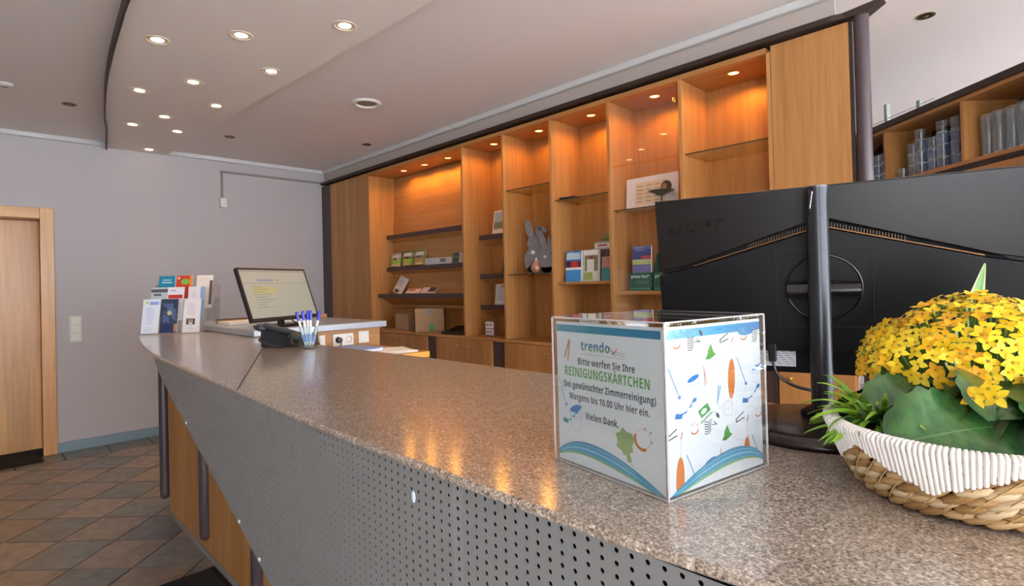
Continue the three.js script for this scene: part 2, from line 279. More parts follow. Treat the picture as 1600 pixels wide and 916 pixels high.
// ---------------------------------------------------------------- reception counter
const HC = 1.10;
const frontPts = [[0.66, 1.3], [0.58, 0.85], [0.52, 0.4], [0.492, 0.05], [0.477, -0.18], [0.466, -0.42], [0.467, -0.7], [0.472, -1.0], [0.485, -1.3], [0.507, -1.8], [0.525, -2.25], [0.55, -2.7], [0.605, -3.2], [0.676, -3.7], [0.745, -4.08]];
const frontCurve = new THREE.SplineCurve(frontPts.map(([x, z]) => new THREE.Vector2(x, z)));
const frontX = (z) => { let lo = 0, hi = 1; for (let i = 0; i < 30; i++) { const m = (lo + hi) / 2; if (frontCurve.getPoint(m).y > z) lo = m; else hi = m; } return frontCurve.getPoint(lo).x; };
{
  const c = thing('reception_counter', 'long curved reception counter with speckled stone-look top, perforated grey metal apron and wooden base', 'counter', [0, 0, 0]);
  const F = frontCurve.getPoints(120).map((p) => [p.x, p.y]);
  const seam = (x) => -1.569 - ((x - 0.508) / 0.617) * 1.417;
  const near = F.filter(([x, z]) => z > seam(x) + 0.001), far = F.filter(([x, z]) => z <= seam(x) + 0.001);
  const sx = near[near.length - 1][0] + 0.001, gap = 0.0012;
  part(c, 'countertop', slab([...near, [sx, seam(sx) + gap], [1.14, seam(1.14) + gap], [1.165, -2.2], [1.185, -1.63], [1.18, -0.36], [1.2, 0.5], [1.3, 1.3]], HC - 0.013, HC, 0.005), granite);
  part(c, 'countertop', slab([[sx, seam(sx) - gap], ...far, [0.78, -4.16], [0.83, -4.19], [1.5, -4.19], [1.5, -3.3], [1.14, seam(1.14) - gap - 0.004]], HC - 0.013, HC, 0.005), granite);
  // wooden base
  const xb = 0.852;
  const posts = [-3.93, -3.12, -2.40, -1.68, -0.96, -0.24];
  for (let i = 0; i < posts.length; i++) { const z0 = i ? posts[i - 1] : -3.86, z1 = posts[i]; if (!i) continue; const a = i === 1 ? -3.86 : z0 + 0.002, [g, q] = span(xb, xb + 0.02, 0.03, HC - 0.0135, a, z1 - 0.002, 'y', 0.001); part(c, 'base_panel', g, wood, q); }
  { const [g, q] = span(xb, xb + 0.02, 0.03, HC - 0.0135, -0.238, 1.2, 'y', 0.001); part(c, 'base_panel', g, wood, q); }
  { const [g, q] = span(xb, 1.16, 0.03, HC - 0.0135, -3.88, -3.862, 'y', 0.001); part(c, 'end_panel', g, wood, q); }
  { const [g, q] = span(xb - 0.008, xb + 0.02, 0, 0.028, -3.87, 1.2, 'z', 0.002); part(c, 'plinth', g, M({ color: '#8f8681', roughness: 0.5 }), q); }
  { const [g, q] = span(1.14, 1.16, 0.03, HC - 0.0135, -2.1, 1.2, 'y', 0.001); part(c, 'rear_panel', g, wood, q); }
  for (const z of posts.slice(0, 5)) part(c, 'post', metre(new THREE.CapsuleGeometry(0.028, HC - 0.03 - 0.09 - 0.056, 6, 20), 'y'), postMat, [xb - 0.012, 0.09 + (HC - 0.12) / 2, z]);
  // perforated apron: every hole cut through the sheet, cells of 18 x 13.5 mm, lower edge falling towards the viewer
  const low = (z) => 1.068 - 0.2735 * (z + 2.78), top = HC - 0.0125;
  function apron(z0, z1, xOf) {
    const P = [], cell = 0.0185, row = 0.0138, r = 0.0031, t = 0.0016, n = 8, quad = (a, b, d, e) => P.push(...a, ...b, ...d, ...a, ...d, ...e);
    const nz = Math.round((z1 - z0) / cell), cw = (z1 - z0) / nz;
    for (let i = 0; i < nz; i++) {
      const za = z0 + i * cw, zb = za + cw, zc = (za + zb) / 2, xa = xOf(za), xb2 = xOf(zb), X = (z, off) => xa + ((xb2 - xa) * (z - za)) / cw + off;
      for (let k = 0; ; k++) {
        const y1 = top - k * row, y0 = y1 - row; const lim = Math.max(low(za), low(zb));
        if (y1 <= Math.min(low(za), low(zb))) break;
        if (y0 < lim) { quad([X(za, 0), Math.max(Math.min(low(za), y1), y0), za], [X(zb, 0), Math.max(Math.min(low(zb), y1), y0), zb], [X(zb, 0), y1, zb], [X(za, 0), y1, za]); if (y1 < low(za) || y0 <= low(zb)) continue; continue; }
        const yc = (y0 + y1) / 2, sq = [[zb, y0], [zb, y1], [za, y1], [za, y0]], o = [], h = [];
        for (let q = 0; q < n; q++) { const a = (q / n) * 2 * PI + PI / 8, m = Math.max(Math.abs(Math.cos(a)), Math.abs(Math.sin(a))); h.push([zc + r * Math.cos(a), yc + r * Math.sin(a)]); o.push([zc + (Math.cos(a) / m) * cw / 2, yc + (Math.sin(a) / m) * row / 2]); }
        const corner = [[zb, y1], [za, y1], [za, y0], [zb, y0]];
        for (let q = 0; q < n; q++) {
          const w = (q + 1) % n, V = ([z, y], off = 0) => [X(z, off), y, z];
          quad(V(o[q]), V(h[q]), V(h[w]), V(o[w]));
          if (q % 2 === 0) P.push(...V(o[q]), ...V(o[w]), ...V(corner[q / 2]));
          quad(V(h[q]), V(h[q], t), V(h[w], t), V(h[w]));
        }
      }
    }
    const g = new THREE.BufferGeometry(); g.setAttribute('position', new THREE.Float32BufferAttribute(P, 3)); g.computeVertexNormals(); return g;
  }
  const apronX = (z) => (z > -0.6 ? 0.4735 : frontX(z) + 0.0055);
  part(c, 'perforated_panel', apron(-2.775, -1.3095, apronX), perfMat); part(c, 'perforated_panel', apron(-1.309, 0.9, apronX), perfMat);
  // dark board behind the holes
  const pb = [];
  const zs = []; for (let z = -2.75; z <= 0.9; z += 0.05) zs.push(z);
  for (let i = 0; i + 1 < zs.length; i++) { const a = zs[i], b = zs[i + 1], xa = apronX(a) + 0.02, xb2 = apronX(b) + 0.02; pb.push(xa, low(a) + 0.004, a, xb2, low(b) + 0.004, b, xb2, top, b, xa, low(a) + 0.004, a, xb2, top, b, xa, top, a); }
  const bg = new THREE.BufferGeometry(); bg.setAttribute('position', new THREE.Float32BufferAttribute(pb, 3)); bg.computeVertexNormals(); part(c, 'backing_board', bg, shadowBoard);
  for (const [z, dy] of [[-2.15, 0.012], [-1.56, 0.012], [-1.40, 0.012]]) part(c, 'glint_screw', new THREE.SphereGeometry(0.0048, 12, 8).scale(0.5, 1, 1.4), M({ color: '#dfe8ee', roughness: 0.3 }), [apronX(z) - 0.001, low(z) + dy, z]);  // screw heads coloured pale blue-white to stand in for their glint
  part(c, 'glint_screw', new THREE.SphereGeometry(0.007, 12, 8).scale(0.5, 1.6, 1), M({ color: '#d6e4f2', roughness: 0.3 }), [0.4745, 1.042, -0.70]);  // bright glint on the apron, painted as a pale blue-white screw head
}
{
  const o = thing('return_counter', 'pale grey slab on a wooden panel joining the counter to the shelving side', 'counter', [0, 0, 0]);
  { const [g, q] = span(1.11, 1.955, HC + 0.001, HC + 0.04, -4.1, -3.16, 'x', 0.006); part(o, 'countertop', g, laminate, q); }
  { const [g, q] = span(1.5, 1.93, 0, HC + 0.001, -3.24, -3.21, 'x', 0.001); part(o, 'front_panel', g, wood, q); }
  { const [g, q] = span(1.91, 1.93, 0, HC + 0.001, -4.1, -3.24, 'y', 0.001); part(o, 'end_panel', g, wood, q); }
  { const [g, q] = span(1.2, 2.0, HC + 0.001, HC + 0.062, -4.13, -4.108, 'x', 0.001); part(o, 'upstand', g, wood, q); }
  { const [g, q] = span(1.2, 1.66, HC + 0.062, HC + 0.068, -4.13, -4.108, 'x', 0.001); part(o, 'dark_edge', g, blackTrim, q); }
  const d = thing('writing_ledge', 'lower wooden ledge with bright orange-yellow edge behind the counter', 'desk', [0, 0, 0]);
  { const [g, q] = span(1.19, 1.81, 0.985, 1.0, -3.2, -2.5, 'x', 0.002); part(d, 'board', g, wood, q); }
  { const [g, q] = span(1.19, 1.81, 0.968, 1.0, -2.5, -2.49, 'x', 0.002); part(d, 'edge_strip', g, M({ color: '#e5a02c', roughness: 0.45 }), q); }
  { const [g, q] = span(1.21, 1.74, 0, 0.984, -2.53, -2.515, 'y', 0.001); part(d, 'support_panel', g, wood, q); }
}

// ---------------------------------------------------------------- wall shelving
const XS = 2.96, XB = 3.29, LEDGE = 0.93, ROOF = 2.53;
const cuts = [-5.09, -3.563, -3.066, -2.567, -2.067, -1.557, -1.055];
function bay(z0, z1, label, last) {
  const o = thing('shelving_bay', label, 'shelving', [0, 0, 0]), t = 0.022;
  const q = (n, m, x0, x1, y0, y1, a, b, gr, r) => { const [g, c] = span(x0, x1, y0, y1, a, b, gr, r); return part(o, n, g, m, c); };
  q('side_panel', wood, XS, XB, LEDGE, ROOF, z0 - t / 2, z0 + t / 2); if (last) q('side_panel', wood, XS, XB, LEDGE, ROOF, z1 - t / 2, z1 + t / 2);
  q('back_panel', wood, XB, XB + 0.016, LEDGE, ROOF, z0 - t / 2, z1 - t / 2); q('roof_panel', wood, XS, XB + 0.016, ROOF, ROOF + 0.03, z0 - t / 2, z1 - t / 2, 'z'); q('bottom_board', wood, XS - 0.006, XB, LEDGE - 0.022, LEDGE, z0 - t / 2, z1 - t / 2, 'z');
  o.q = q; o.z0 = z0 + t / 2; o.z1 = z1 - t / 2; return o;
}
function glassShelf(o, y, x0 = 2.985) {
  const { z0, z1, q } = o; q('glass_shelf', shelfGlass, x0 + 0.002, XB - 0.004, y, y + 0.007, z0, z1, 'z', 0); q('glass_edge', glassEdge, x0, x0 + 0.002, y, y + 0.007, z0, z1, 'z', 0);
  for (const z of [z0 + 0.006, z1 - 0.006]) for (const x of [3.02, 3.24]) part(o, 'shelf_pin', cyl(0.004, 0.012, 10).rotateX(PI / 2), brass, [x, y - 0.005, z]);
}
function ledgeShelf(o, y, x0, h = 0.042, depth = 0.11) {
  const { z0, z1, q } = o; q('dark_lip', darkWood, x0, x0 + 0.018, y, y + h, z0, z1, 'z', 0.003);
  const s = new THREE.Shape([[x0 + 0.016, y + h * 0.25], [x0 + depth, y - 0.05 * (depth / 0.11)], [x0 + depth + 0.02, y - 0.02], [x0 + 0.016, y + h * 0.6]].map(([a, b]) => new THREE.Vector2(a, b)));
  const g = metre(new THREE.ExtrudeGeometry(s, { depth: z1 - z0, bevelEnabled: false }), 'z'); part(o, 'shelf_board', g, wood, [0, 0, z0]);
}
const b1 = bay(cuts[0], cuts[1], 'wide brochure bay with sloping back and three dark-lipped shelves'), b2 = bay(cuts[1], cuts[2], 'narrow bay with three short dark-lipped ledges of cards'), b3 = bay(cuts[2], cuts[3], 'shelving bay holding the grey felt rabbits'), b4 = bay(cuts[3], cuts[4], 'shelving bay with the blue and white travel brochures'), b5 = bay(cuts[4], cuts[5], 'glass-doored shelving bay with framed card and green boxes'), b6 = bay(cuts[5], cuts[6], 'empty shelving bay with one glass shelf beside plain end panel', true);
{
  const s = new THREE.Shape([[3.285, 2.52], [3.225, 1.15], [3.215, 1.15], [3.275, 2.52]].map(([a, b]) => new THREE.Vector2(a, b)));
  part(b1, 'sloping_back', metre(new THREE.ExtrudeGeometry(s, { depth: b1.z1 - b1.z0, bevelEnabled: false }), 'z'), wood, [0, 0, b1.z0]);
  ledgeShelf(b1, 1.865, 3.16, 0.044, 0.09); ledgeShelf(b1, 1.525, 3.155, 0.042, 0.085); ledgeShelf(b1, 1.25, 3.045, 0.042, 0.17);
  for (const y of [1.745, 1.41, 1.145]) ledgeShelf(b2, y, 3.13, 0.042, 0.1);
}
glassShelf(b3, 2.085); glassShelf(b3, 1.428); glassShelf(b4, 1.945); glassShelf(b5, 1.815); glassShelf(b6, 2.09);
b4.q('wood_shelf', wood, 2.99, XB, 1.347, 1.366, b4.z0, b4.z1, 'z', 0.002); b5.q('wood_shelf', wood, 2.985, XB, 1.275, 1.297, b5.z0, b5.z1, 'z', 0.002);
{
  part(b5, 'glass_door', new THREE.BoxGeometry(0.005, 1.55, 0.465), pane, [XS - 0.004, 1.735, (b5.z0 + b5.z1) / 2]);
  for (const y of [2.42, 1.05]) part(b5, 'hinge', metre(new THREE.CapsuleGeometry(0.009, 0.02, 4, 12), 'y'), brass, [XS - 0.006, y, b5.z1 - 0.02]);
  part(b5, 'door_catch', cyl(0.007, 0.012, 12).rotateX(PI / 2), chrome, [XS - 0.004, 2.47, b5.z1 - 0.012]);
}
delete b1.q; for (const b of [b1, b2, b3, b4, b5, b6]) { delete b.q; delete b.z0; delete b.z1; }
const knobG = lathe([[0.0001, 0.026], [0.008, 0.025], [0.011, 0.019], [0.008, 0.012], [0.005, 0.008], [0.005, 0.002], [0.009, 0]], 16).rotateZ(PI / 2);
function doorOn(o, x, y0, y1, z0, z1, knobZ, knobY) {
  const [g, c] = span(x, x + 0.018, y0, y1, z0, z1, 'y', 0.002), d = part(o, 'door', g, wood, c);
  if (knobZ !== undefined) part(d, 'knob', knobG, brass, [-0.009, knobY - c[1], knobZ - c[2]]);
}
{
  const o = thing('tall_cabinet', 'tall wooden cabinet with two doors in the corner by grey wall', 'cabinet', [0, 0, 0]);
  const q = (n, m, x0, x1, y0, y1, a, b, gr) => { const [g, c] = span(x0, x1, y0, y1, a, b, gr); part(o, n, g, m, c); };
  q('carcass', wood, XS + 0.02, XB, 0.08, ROOF + 0.03, -5.93, -5.103); q('dark_filler', darkWood, XS - 0.005, XS + 0.03, 0, ROOF + 0.03, ZW + 0.002, -5.932); q('plinth', blackTrim, XS + 0.03, XB, 0, 0.08, -5.93, -5.103, 'z');
  doorOn(o, XS, 0.09, ROOF + 0.03, -5.928, -5.612, -5.66, 1.085); doorOn(o, XS, 0.09, ROOF + 0.03, -5.608, -5.106, -5.55, 1.085);
}
{
  const mods = [[-5.085, -4.112, 'base cabinet below the cardboard cartons, left of first dark strip', [[-5.083, -4.60, -4.64], [-4.596, -4.114, -4.56]]], [-3.98, -3.235, 'base cabinet with two knobs between the two dark strips', [[-3.978, -3.585, -3.66], [-3.581, -3.237, -3.52]]], [-3.095, -2.36, 'base cabinet right of the second dark strip, below the rabbits', [[-3.093, -2.582, -2.65], [-2.578, -2.362, -2.50]]], [-2.25, -1.115, 'base cabinet hidden behind box and monitor', [[-2.248, -1.685, -1.74], [-1.681, -1.117, -1.63]]], [-1.05, -0.70, 'base cabinet seen under the black monitor', [[-1.048, -0.702, -0.99]]]];
  for (const [z0, z1, label, doors] of mods) {
    const o = thing('base_cabinet', label, 'cabinet', [0, 0, 0]);
    const q = (n, m, x0, x1, y0, y1, a, b, gr) => { const [g, c] = span(x0, x1, y0, y1, a, b, gr); part(o, n, g, m, c); };
    const xb = z1 > -0.8 ? XS + 0.06 : XB; q('carcass', wood, XS + 0.02, xb, 0.08, LEDGE - 0.023, z0, z1); q('plinth', blackTrim, XS + 0.03, xb, 0, 0.08, z0, z1, 'z');
    for (const [a, b, k] of doors) doorOn(o, XS, 0.09, LEDGE - 0.026, a, b, k, 0.845);
  }
  const strips = [[-4.11, -3.984, 'dark upright strip below the cartons between base cabinets'], [-3.232, -3.1, 'dark upright strip below the narrow bay between base cabinets'], [-2.358, -2.254, 'dark upright strip hidden behind the clear box'], [-1.112, -1.054, 'dark upright strip seen just right of the clear box']];
  for (const [a, b, l] of strips) { const o = thing('cabinet_strip', l, 'cabinet strip'); const [g, c] = span(XS + 0.012, XB, 0, LEDGE - 0.026, a, b); part(o, 'dark_board', g, darkWood, c); { const [g2, c2] = span(XS + 0.006, XS + 0.012, 0.08, LEDGE - 0.026, b - 0.014, b - 0.004); part(o, 'edge_bead', g2, postMat, c2); } }
  const e = thing('end_cabinet', 'plain tall wooden end panel beside the brown pillar', 'cabinet');
  const q = (n, m, x0, x1, y0, y1, a, b, gr) => { const [g, c] = span(x0, x1, y0, y1, a, b, gr); part(e, n, g, m, c); };
  q('front_panel', wood, XS - 0.002, XS + 0.018, LEDGE, ROOF + 0.03, -1.042, -0.69); q('carcass', wood, XS + 0.02, XS + 0.05, LEDGE, ROOF + 0.03, -1.04, -0.70); q('shadow_strip', blackTrim, XS + 0.005, XS + 0.03, LEDGE, ROOF + 0.03, -0.688, -0.677);
  const p = thing('corner_pillar', 'rounded dark mauve-brown pillar closing the shelving at right', 'pillar', [XS + 0.02, 0, -0.64]);
  part(p, 'shaft', metre(cyl(0.032, 2.575, 28), 'y'), postMat, [0, 1.2875, 0]); part(p, 'foot_ring', metre(cyl(0.036, 0.02, 28), 'y'), blackTrim, [0, 0.01, 0]);
  const cp = [[2.925, ZW + 0.04], [2.925, -0.75], [2.94, -0.70], [3.03, -0.70], [3.05, -0.75], [3.29, -1.05], [3.29, ZW + 0.04]];
  const co = thing('shelving_cornice', 'long dark brown cornice board along the top of the shelving', 'cornice'); part(co, 'board', slab(cp, 2.573, 2.602, 0.006), blackTrim);
  const tip = new THREE.Shape([[0.72, 2.575], [0.61, 2.575], [0.545, 2.613], [0.55, 2.619], [0.72, 2.602]].map(([a, b]) => new THREE.Vector2(a, b)));
  part(co, 'pointed_end', metre(new THREE.ExtrudeGeometry(tip, { depth: 0.07, bevelEnabled: false }).rotateY(PI / 2), 'z'), blackTrim, [2.945, 0, 0]);
}
// ---------------------------------------------------------------- clear acrylic collection box
{
  const S = 0.21, o = thing('acrylic_box', 'clear acrylic collection box with printed sheets inside standing on the counter', 'box', [0.695, HC, -0.414], 0);
  // local x runs along the wide front (towards the camera-left face), see faces below
  o.rotation.y = Math.atan2(-0.173, 0.985);
  const h = S / 2, t = 0.003;
  // local axes: +x along the picture-right face, +z towards the room's windows, -x towards the customers
  part(o, 'side_pane', new THREE.BoxGeometry(t, S - t, S), acrylic, [-h + t / 2, S / 2, 0]); part(o, 'side_pane', new THREE.BoxGeometry(t, S - t, S), acrylic, [h - t / 2, S / 2, 0]);
  part(o, 'side_pane', new THREE.BoxGeometry(S - 2 * t, S - t, t), acrylic, [0, S / 2, h - t / 2]); part(o, 'side_pane', new THREE.BoxGeometry(S - 2 * t, S - t, t), acrylic, [0, S / 2, -h + t / 2]);
  part(o, 'lid', new THREE.BoxGeometry(S - 0.001, t, S - 0.001), acrylic, [0, S - t / 2 + 0.001, 0]); part(o, 'base', new THREE.BoxGeometry(S, t, S), acrylic, [0, t / 2, 0]);
  const e = 0.0024; for (const [x, z] of [[-h, -h], [-h, h], [h, h], [h, -h]]) part(o, 'polished_edge', bx(e, S, e, 'y', 0.001), acrylicEdge, [x - Math.sign(x) * e / 2, S / 2, z - Math.sign(z) * e / 2]);
  for (const y of [0.0016, S]) { for (const x of [-h, h]) part(o, 'polished_edge', bx(0.0019, 0.0019, S - 2 * e, 'y', 0.0008), acrylicEdge, [x - Math.sign(x) * 0.0013, y, 0]); for (const z of [-h, h]) part(o, 'polished_edge', bx(S - 2 * e, 0.0019, 0.0019, 'y', 0.0008), acrylicEdge, [0, y, z - Math.sign(z) * 0.0013]); }
  const mop = (x, X, Y, k, c1 = '#3f8fd0', c2 = '#2f86c4') => { x.strokeStyle = c1; x.lineWidth = 7 * k; x.lineCap = 'round'; x.beginPath(); x.moveTo(X, Y); x.lineTo(X + 95 * k, Y + 235 * k); x.stroke(); x.fillStyle = c1; x.beginPath(); x.arc(X + 98 * k, Y + 240 * k, 15 * k, 0, 7); x.fill(); x.strokeStyle = '#b9cbe0'; x.lineWidth = 3 * k; x.beginPath(); x.moveTo(X + 95 * k, Y + 255 * k); x.quadraticCurveTo(X + 60 * k, Y + 330 * k, X + 100 * k, Y + 370 * k); x.stroke(); x.fillStyle = c2; x.beginPath(); x.moveTo(X + 60 * k, Y + 360 * k); x.quadraticCurveTo(X + 160 * k, Y + 410 * k, X + 235 * k, Y + 270 * k); for (let i = 0; i < 8; i++) x.lineTo(X + (268 - i * 24 + (i % 2) * 18) * k, Y + (268 + i * 19 + (i % 2) * 12) * k); x.lineTo(X + 50 * k, Y + 405 * k); x.fill(); };
  const bucket = (x, X, Y, k, c = '#4389d6') => { x.fillStyle = c; x.save(); x.translate(X, Y); x.rotate(-0.35 * (k > 1.1 ? -0.4 : 1)); x.beginPath(); x.ellipse(0, 0, 70 * k, 24 * k, 0, 0, 7); x.fill(); x.restore(); x.strokeStyle = '#9fb2dc'; x.lineWidth = 3 * k; x.beginPath(); x.moveTo(X - 68 * k, Y + 8 * k); x.lineTo(X - 50 * k, Y + 150 * k); x.quadraticCurveTo(X, Y + 180 * k, X + 46 * k, Y + 140 * k); x.lineTo(X + 68 * k, Y); x.moveTo(X - 66 * k, Y + 50 * k); x.quadraticCurveTo(X, Y + 90 * k, X + 64 * k, Y + 40 * k); x.stroke(); };
  const wave = (x, w, hh, flip) => { const cols = ['#2c86b4', '#58b4d6', '#2a93c2', '#8fd2e8', '#2f9cc8', '#46aeca', '#a8c97a', '#ffffff']; const X = (q) => (flip ? w - q : q); cols.forEach((c, i) => { const d = i * 16; x.fillStyle = c; x.beginPath(); x.moveTo(X(0), hh * 0.935 + d * 0.35); x.bezierCurveTo(X(w * 0.2), hh * 0.77 + d * 1.0, X(w * 0.55), hh * 0.80 + d * 1.2, X(w * 0.99), hh * 1.0 + d * 0.2); x.lineTo(X(w * 0.9), hh); x.lineTo(X(0), hh); x.fill(); if (i < 6) { x.strokeStyle = 'rgba(255,255,255,.65)'; x.lineWidth = 3; x.beginPath(); x.moveTo(X(0), hh * 0.935 + d * 0.35 + 7); x.bezierCurveTo(X(w * 0.2), hh * 0.77 + d * 1.0 + 7, X(w * 0.55), hh * 0.80 + d * 1.2 + 7, X(w * 0.97), hh * 1.0 + d * 0.2 + 7); x.stroke(); } }); };
  const dish = (x, X, Y, k) => { x.strokeStyle = '#e8873c'; x.lineWidth = 14 * k; x.beginPath(); x.arc(X, Y, 44 * k, 0.35, 2.5); x.stroke(); x.strokeStyle = '#e9b9a0'; x.lineWidth = 3 * k; x.beginPath(); x.arc(X, Y - 6 * k, 42 * k, 2.4, 6.6); x.stroke(); x.fillStyle = '#dd9a86'; for (const [a, b] of [[-30, -44], [0, -62], [34, -40]]) { x.beginPath(); x.arc(X + a * k, Y + b * k, 6 * k, 0, 7); x.fill(); } };
  const front = print(1024, 1024, (x, w, hh) => {
    x.fillStyle = '#f1f0ee'; x.fillRect(0, 0, w, hh);
    const g = x.createLinearGradient(0, 0, w, 0); g.addColorStop(0, '#6fa3ad'); g.addColorStop(0.5, '#3f93ab'); g.addColorStop(1, '#2a7fa6'); x.fillStyle = g; x.fillRect(0, 22, w * 0.985, 52);
    x.fillStyle = '#cf9468'; x.save(); x.translate(115, 200); x.rotate(0.42); x.fillRect(-8, -80, 15, 150); x.rotate(-0.75 + 0.5); x.fillRect(16, -70, 14, 150); x.restore();
    x.textAlign = 'center'; x.font = 'bold 92px sans-serif'; const lg = x.createLinearGradient(0, 130, 0, 225); lg.addColorStop(0, '#2f6f9f'); lg.addColorStop(0.45, '#3b7f9a'); lg.addColorStop(0.62, '#6da344'); lg.addColorStop(1, '#57862f'); x.fillStyle = lg; x.fillText('trendo', 420, 196);
    x.fillStyle = '#dd7a5c'; x.beginPath(); x.moveTo(556, 150); x.lineTo(600, 185); x.lineTo(650, 150); x.lineTo(600, 208); x.fill(); x.fillStyle = '#8ea2c4'; x.font = '34px sans-serif'; x.fillText('HOTELS', 640, 208); x.fillStyle = '#c3bfb0'; x.fillRect(270, 220, 440, 4);
    x.fillStyle = '#3a3a3c'; x.font = 'bold 66px sans-serif'; x.fillText('Bitte werfen Sie Ihre', 512, 302, 560);
    x.fillStyle = '#67a548'; x.font = 'bold 92px sans-serif'; x.fillText('REINIGUNGSKÄRTCHEN', 500, 392, 840);
    x.fillStyle = '#3a3a3c'; x.font = 'bold 66px sans-serif'; x.fillText('(bei gewünschter Zimmerreinigung)', 512, 478, 900); x.fillText('Morgens bis 10.00 Uhr hier ein.', 520, 562, 780); x.fillText('Vielen Dank.', 470, 682, 330);
    mop(x, 15, 420, 0.8, '#7d9fd6', '#58aeb2'); bucket(x, 200, 625, 0.98, '#6f96d2');
    x.save(); x.translate(840, 715); x.rotate(0.9); dish(x, 0, 0, 1.45); x.restore();
    x.save(); x.translate(690, 780); x.rotate(-0.3); x.scale(1.0, 1.0); x.fillStyle = '#a9bc7c'; x.beginPath(); for (let i = 0; i < 13; i++) { const a = (i / 13) * 2 * PI; x.lineTo(Math.cos(a) * (i % 2 ? 66 : 92), Math.sin(a) * (i % 2 ? 72 : 92) - 20); } x.fill(); x.fillRect(-14, 40, 36, 70); x.strokeStyle = '#b9c49b'; x.lineWidth = 4; x.beginPath(); x.moveTo(10, 100); x.lineTo(50, 230); x.stroke(); x.restore();
    wave(x, w, hh, false);
  });
  const side = print(1024, 1024, (x, w, hh) => {
    x.fillStyle = '#f6f7fa'; x.fillRect(0, 0, w, hh); const g = x.createLinearGradient(0, 0, w, 0); g.addColorStop(0, '#8fd3e6'); g.addColorStop(0.5, '#3fa8d8'); g.addColorStop(1, '#2b86c6'); x.fillStyle = g; x.fillRect(0, 20, w, 56); x.beginPath(); x.ellipse(850, 80, 90, 26, 0, 0, 7); x.fill();
    const motif = (X, Y) => {
      dish(x, X + 110, Y + 190, 0.95);
      x.strokeStyle = '#4a4a58'; x.lineWidth = 8; for (let i = 0; i < 6; i++) { x.beginPath(); x.moveTo(X + 225, Y + 150 + i * 22); x.lineTo(X + 262 + i, Y + 158 + i * 21); x.lineTo(X + 305 - i * 3, Y + 140 + i * 21); x.stroke(); } x.lineWidth = 5; x.strokeStyle = '#8d8d9a'; x.beginPath(); x.arc(X + 310, Y + 160, 84, 3.4, 6.0); x.stroke(); x.fillStyle = '#4a4a58'; x.beginPath(); x.ellipse(X + 378, Y + 120, 16, 30, -0.5, 0, 7); x.fill(); x.fillRect(X + 310, Y + 190, 60, 8); x.save(); x.translate(X + 330, Y + 160); x.rotate(0.8); x.fillRect(0, 0, 60, 8); x.restore();
      x.fillStyle = '#58a84a'; x.beginPath(); x.moveTo(X + 490, Y + 230); x.lineTo(X + 520, Y + 310); x.lineTo(X + 548, Y + 330); x.lineTo(X + 520, Y + 350); x.lineTo(X + 470, Y + 372); x.lineTo(X + 420, Y + 366); x.lineTo(X + 450, Y + 320); x.lineTo(X + 452, Y + 290); x.fill(); x.strokeStyle = '#c3cfd2'; x.lineWidth = 4; x.beginPath(); x.moveTo(X + 540, Y + 350); x.lineTo(X + 640, Y + 410); x.stroke();
      x.strokeStyle = '#46464e'; x.lineWidth = 11; x.beginPath(); x.moveTo(X + 700, Y + 150); x.lineTo(X + 600, Y + 205); x.lineTo(X + 605, Y + 232); x.lineTo(X + 705, Y + 205); x.stroke();
      x.fillStyle = '#e8843a'; x.beginPath(); x.ellipse(X + 728, Y + 590, 44, 190, 0.04, 0, 7); x.fill(); x.strokeStyle = '#e3b3aa'; x.lineWidth = 5; x.beginPath(); x.moveTo(X + 738, Y + 400); x.lineTo(X + 746, Y + 240); x.stroke(); x.strokeStyle = '#d97b55'; x.lineWidth = 12; x.beginPath(); x.moveTo(X + 746, Y + 240); x.lineTo(X + 760, Y + 195); x.stroke(); x.strokeStyle = '#e2bdb8'; x.lineWidth = 4; x.strokeRect(X + 620, Y + 800, 110, 130); x.beginPath(); x.arc(X + 672, Y + 830, 40, 0, 7); x.stroke();
      mop(x, X + 18, Y + 400, 1.1, '#3f7fc4', '#2f7fc6'); bucket(x, X + 280, Y + 520, 0.95, '#2f80d0');
      x.strokeStyle = '#dd8a6a'; x.lineWidth = 9; x.beginPath(); x.moveTo(X + 402, Y + 430); x.lineTo(X + 406, Y + 600); x.moveTo(X + 408, Y + 480); x.lineTo(X + 430, Y + 590); x.stroke();
      x.strokeStyle = '#4b8dc8'; x.lineWidth = 9; x.beginPath(); x.moveTo(X + 566, Y + 630); x.lineTo(X + 546, Y + 790); x.moveTo(X + 590, Y + 640); x.lineTo(X + 556, Y + 760); x.stroke();
      x.save(); x.translate(X + 395, Y + 830); x.rotate(-0.5); x.fillStyle = '#5fae52'; x.fillRect(-62, -40, 124, 80); x.fillStyle = '#f6f7fa'; x.beginPath(); x.ellipse(-8, 0, 36, 22, 0, 0, 7); x.fill(); x.fillStyle = '#6cb560'; x.fillRect(-90, 66, 150, 13); x.restore();
    };
    x.save(); x.scale(0.92, 0.70); motif(0, -40); motif(785, -40); motif(170, 745); motif(-615, 745); motif(955, 745); x.restore();
    wave(x, w, hh, true);
  });
  const sheet = (m) => M({ map: m, color: '#cfd0d2', roughness: 0.75 }), P = S - 0.014;
  part(o, 'printed_sheet', new THREE.PlaneGeometry(P, 0.2), sheet(front), [-h + 0.0045, 0.104, 0], [0, -PI / 2, 0]);
  part(o, 'printed_sheet', new THREE.PlaneGeometry(P, 0.2), sheet(side), [0, 0.104, h - 0.0045], [0, 0, 0]);
  part(o, 'printed_sheet', new THREE.PlaneGeometry(P, P * 0.88), paper, [h - 0.005, 0.005 + P * 0.44, 0], [0, PI / 2, 0]); part(o, 'printed_sheet', new THREE.PlaneGeometry(P, P * 0.88), paper, [0, 0.005 + P * 0.44, -h + 0.005], [0, PI, 0]);
}
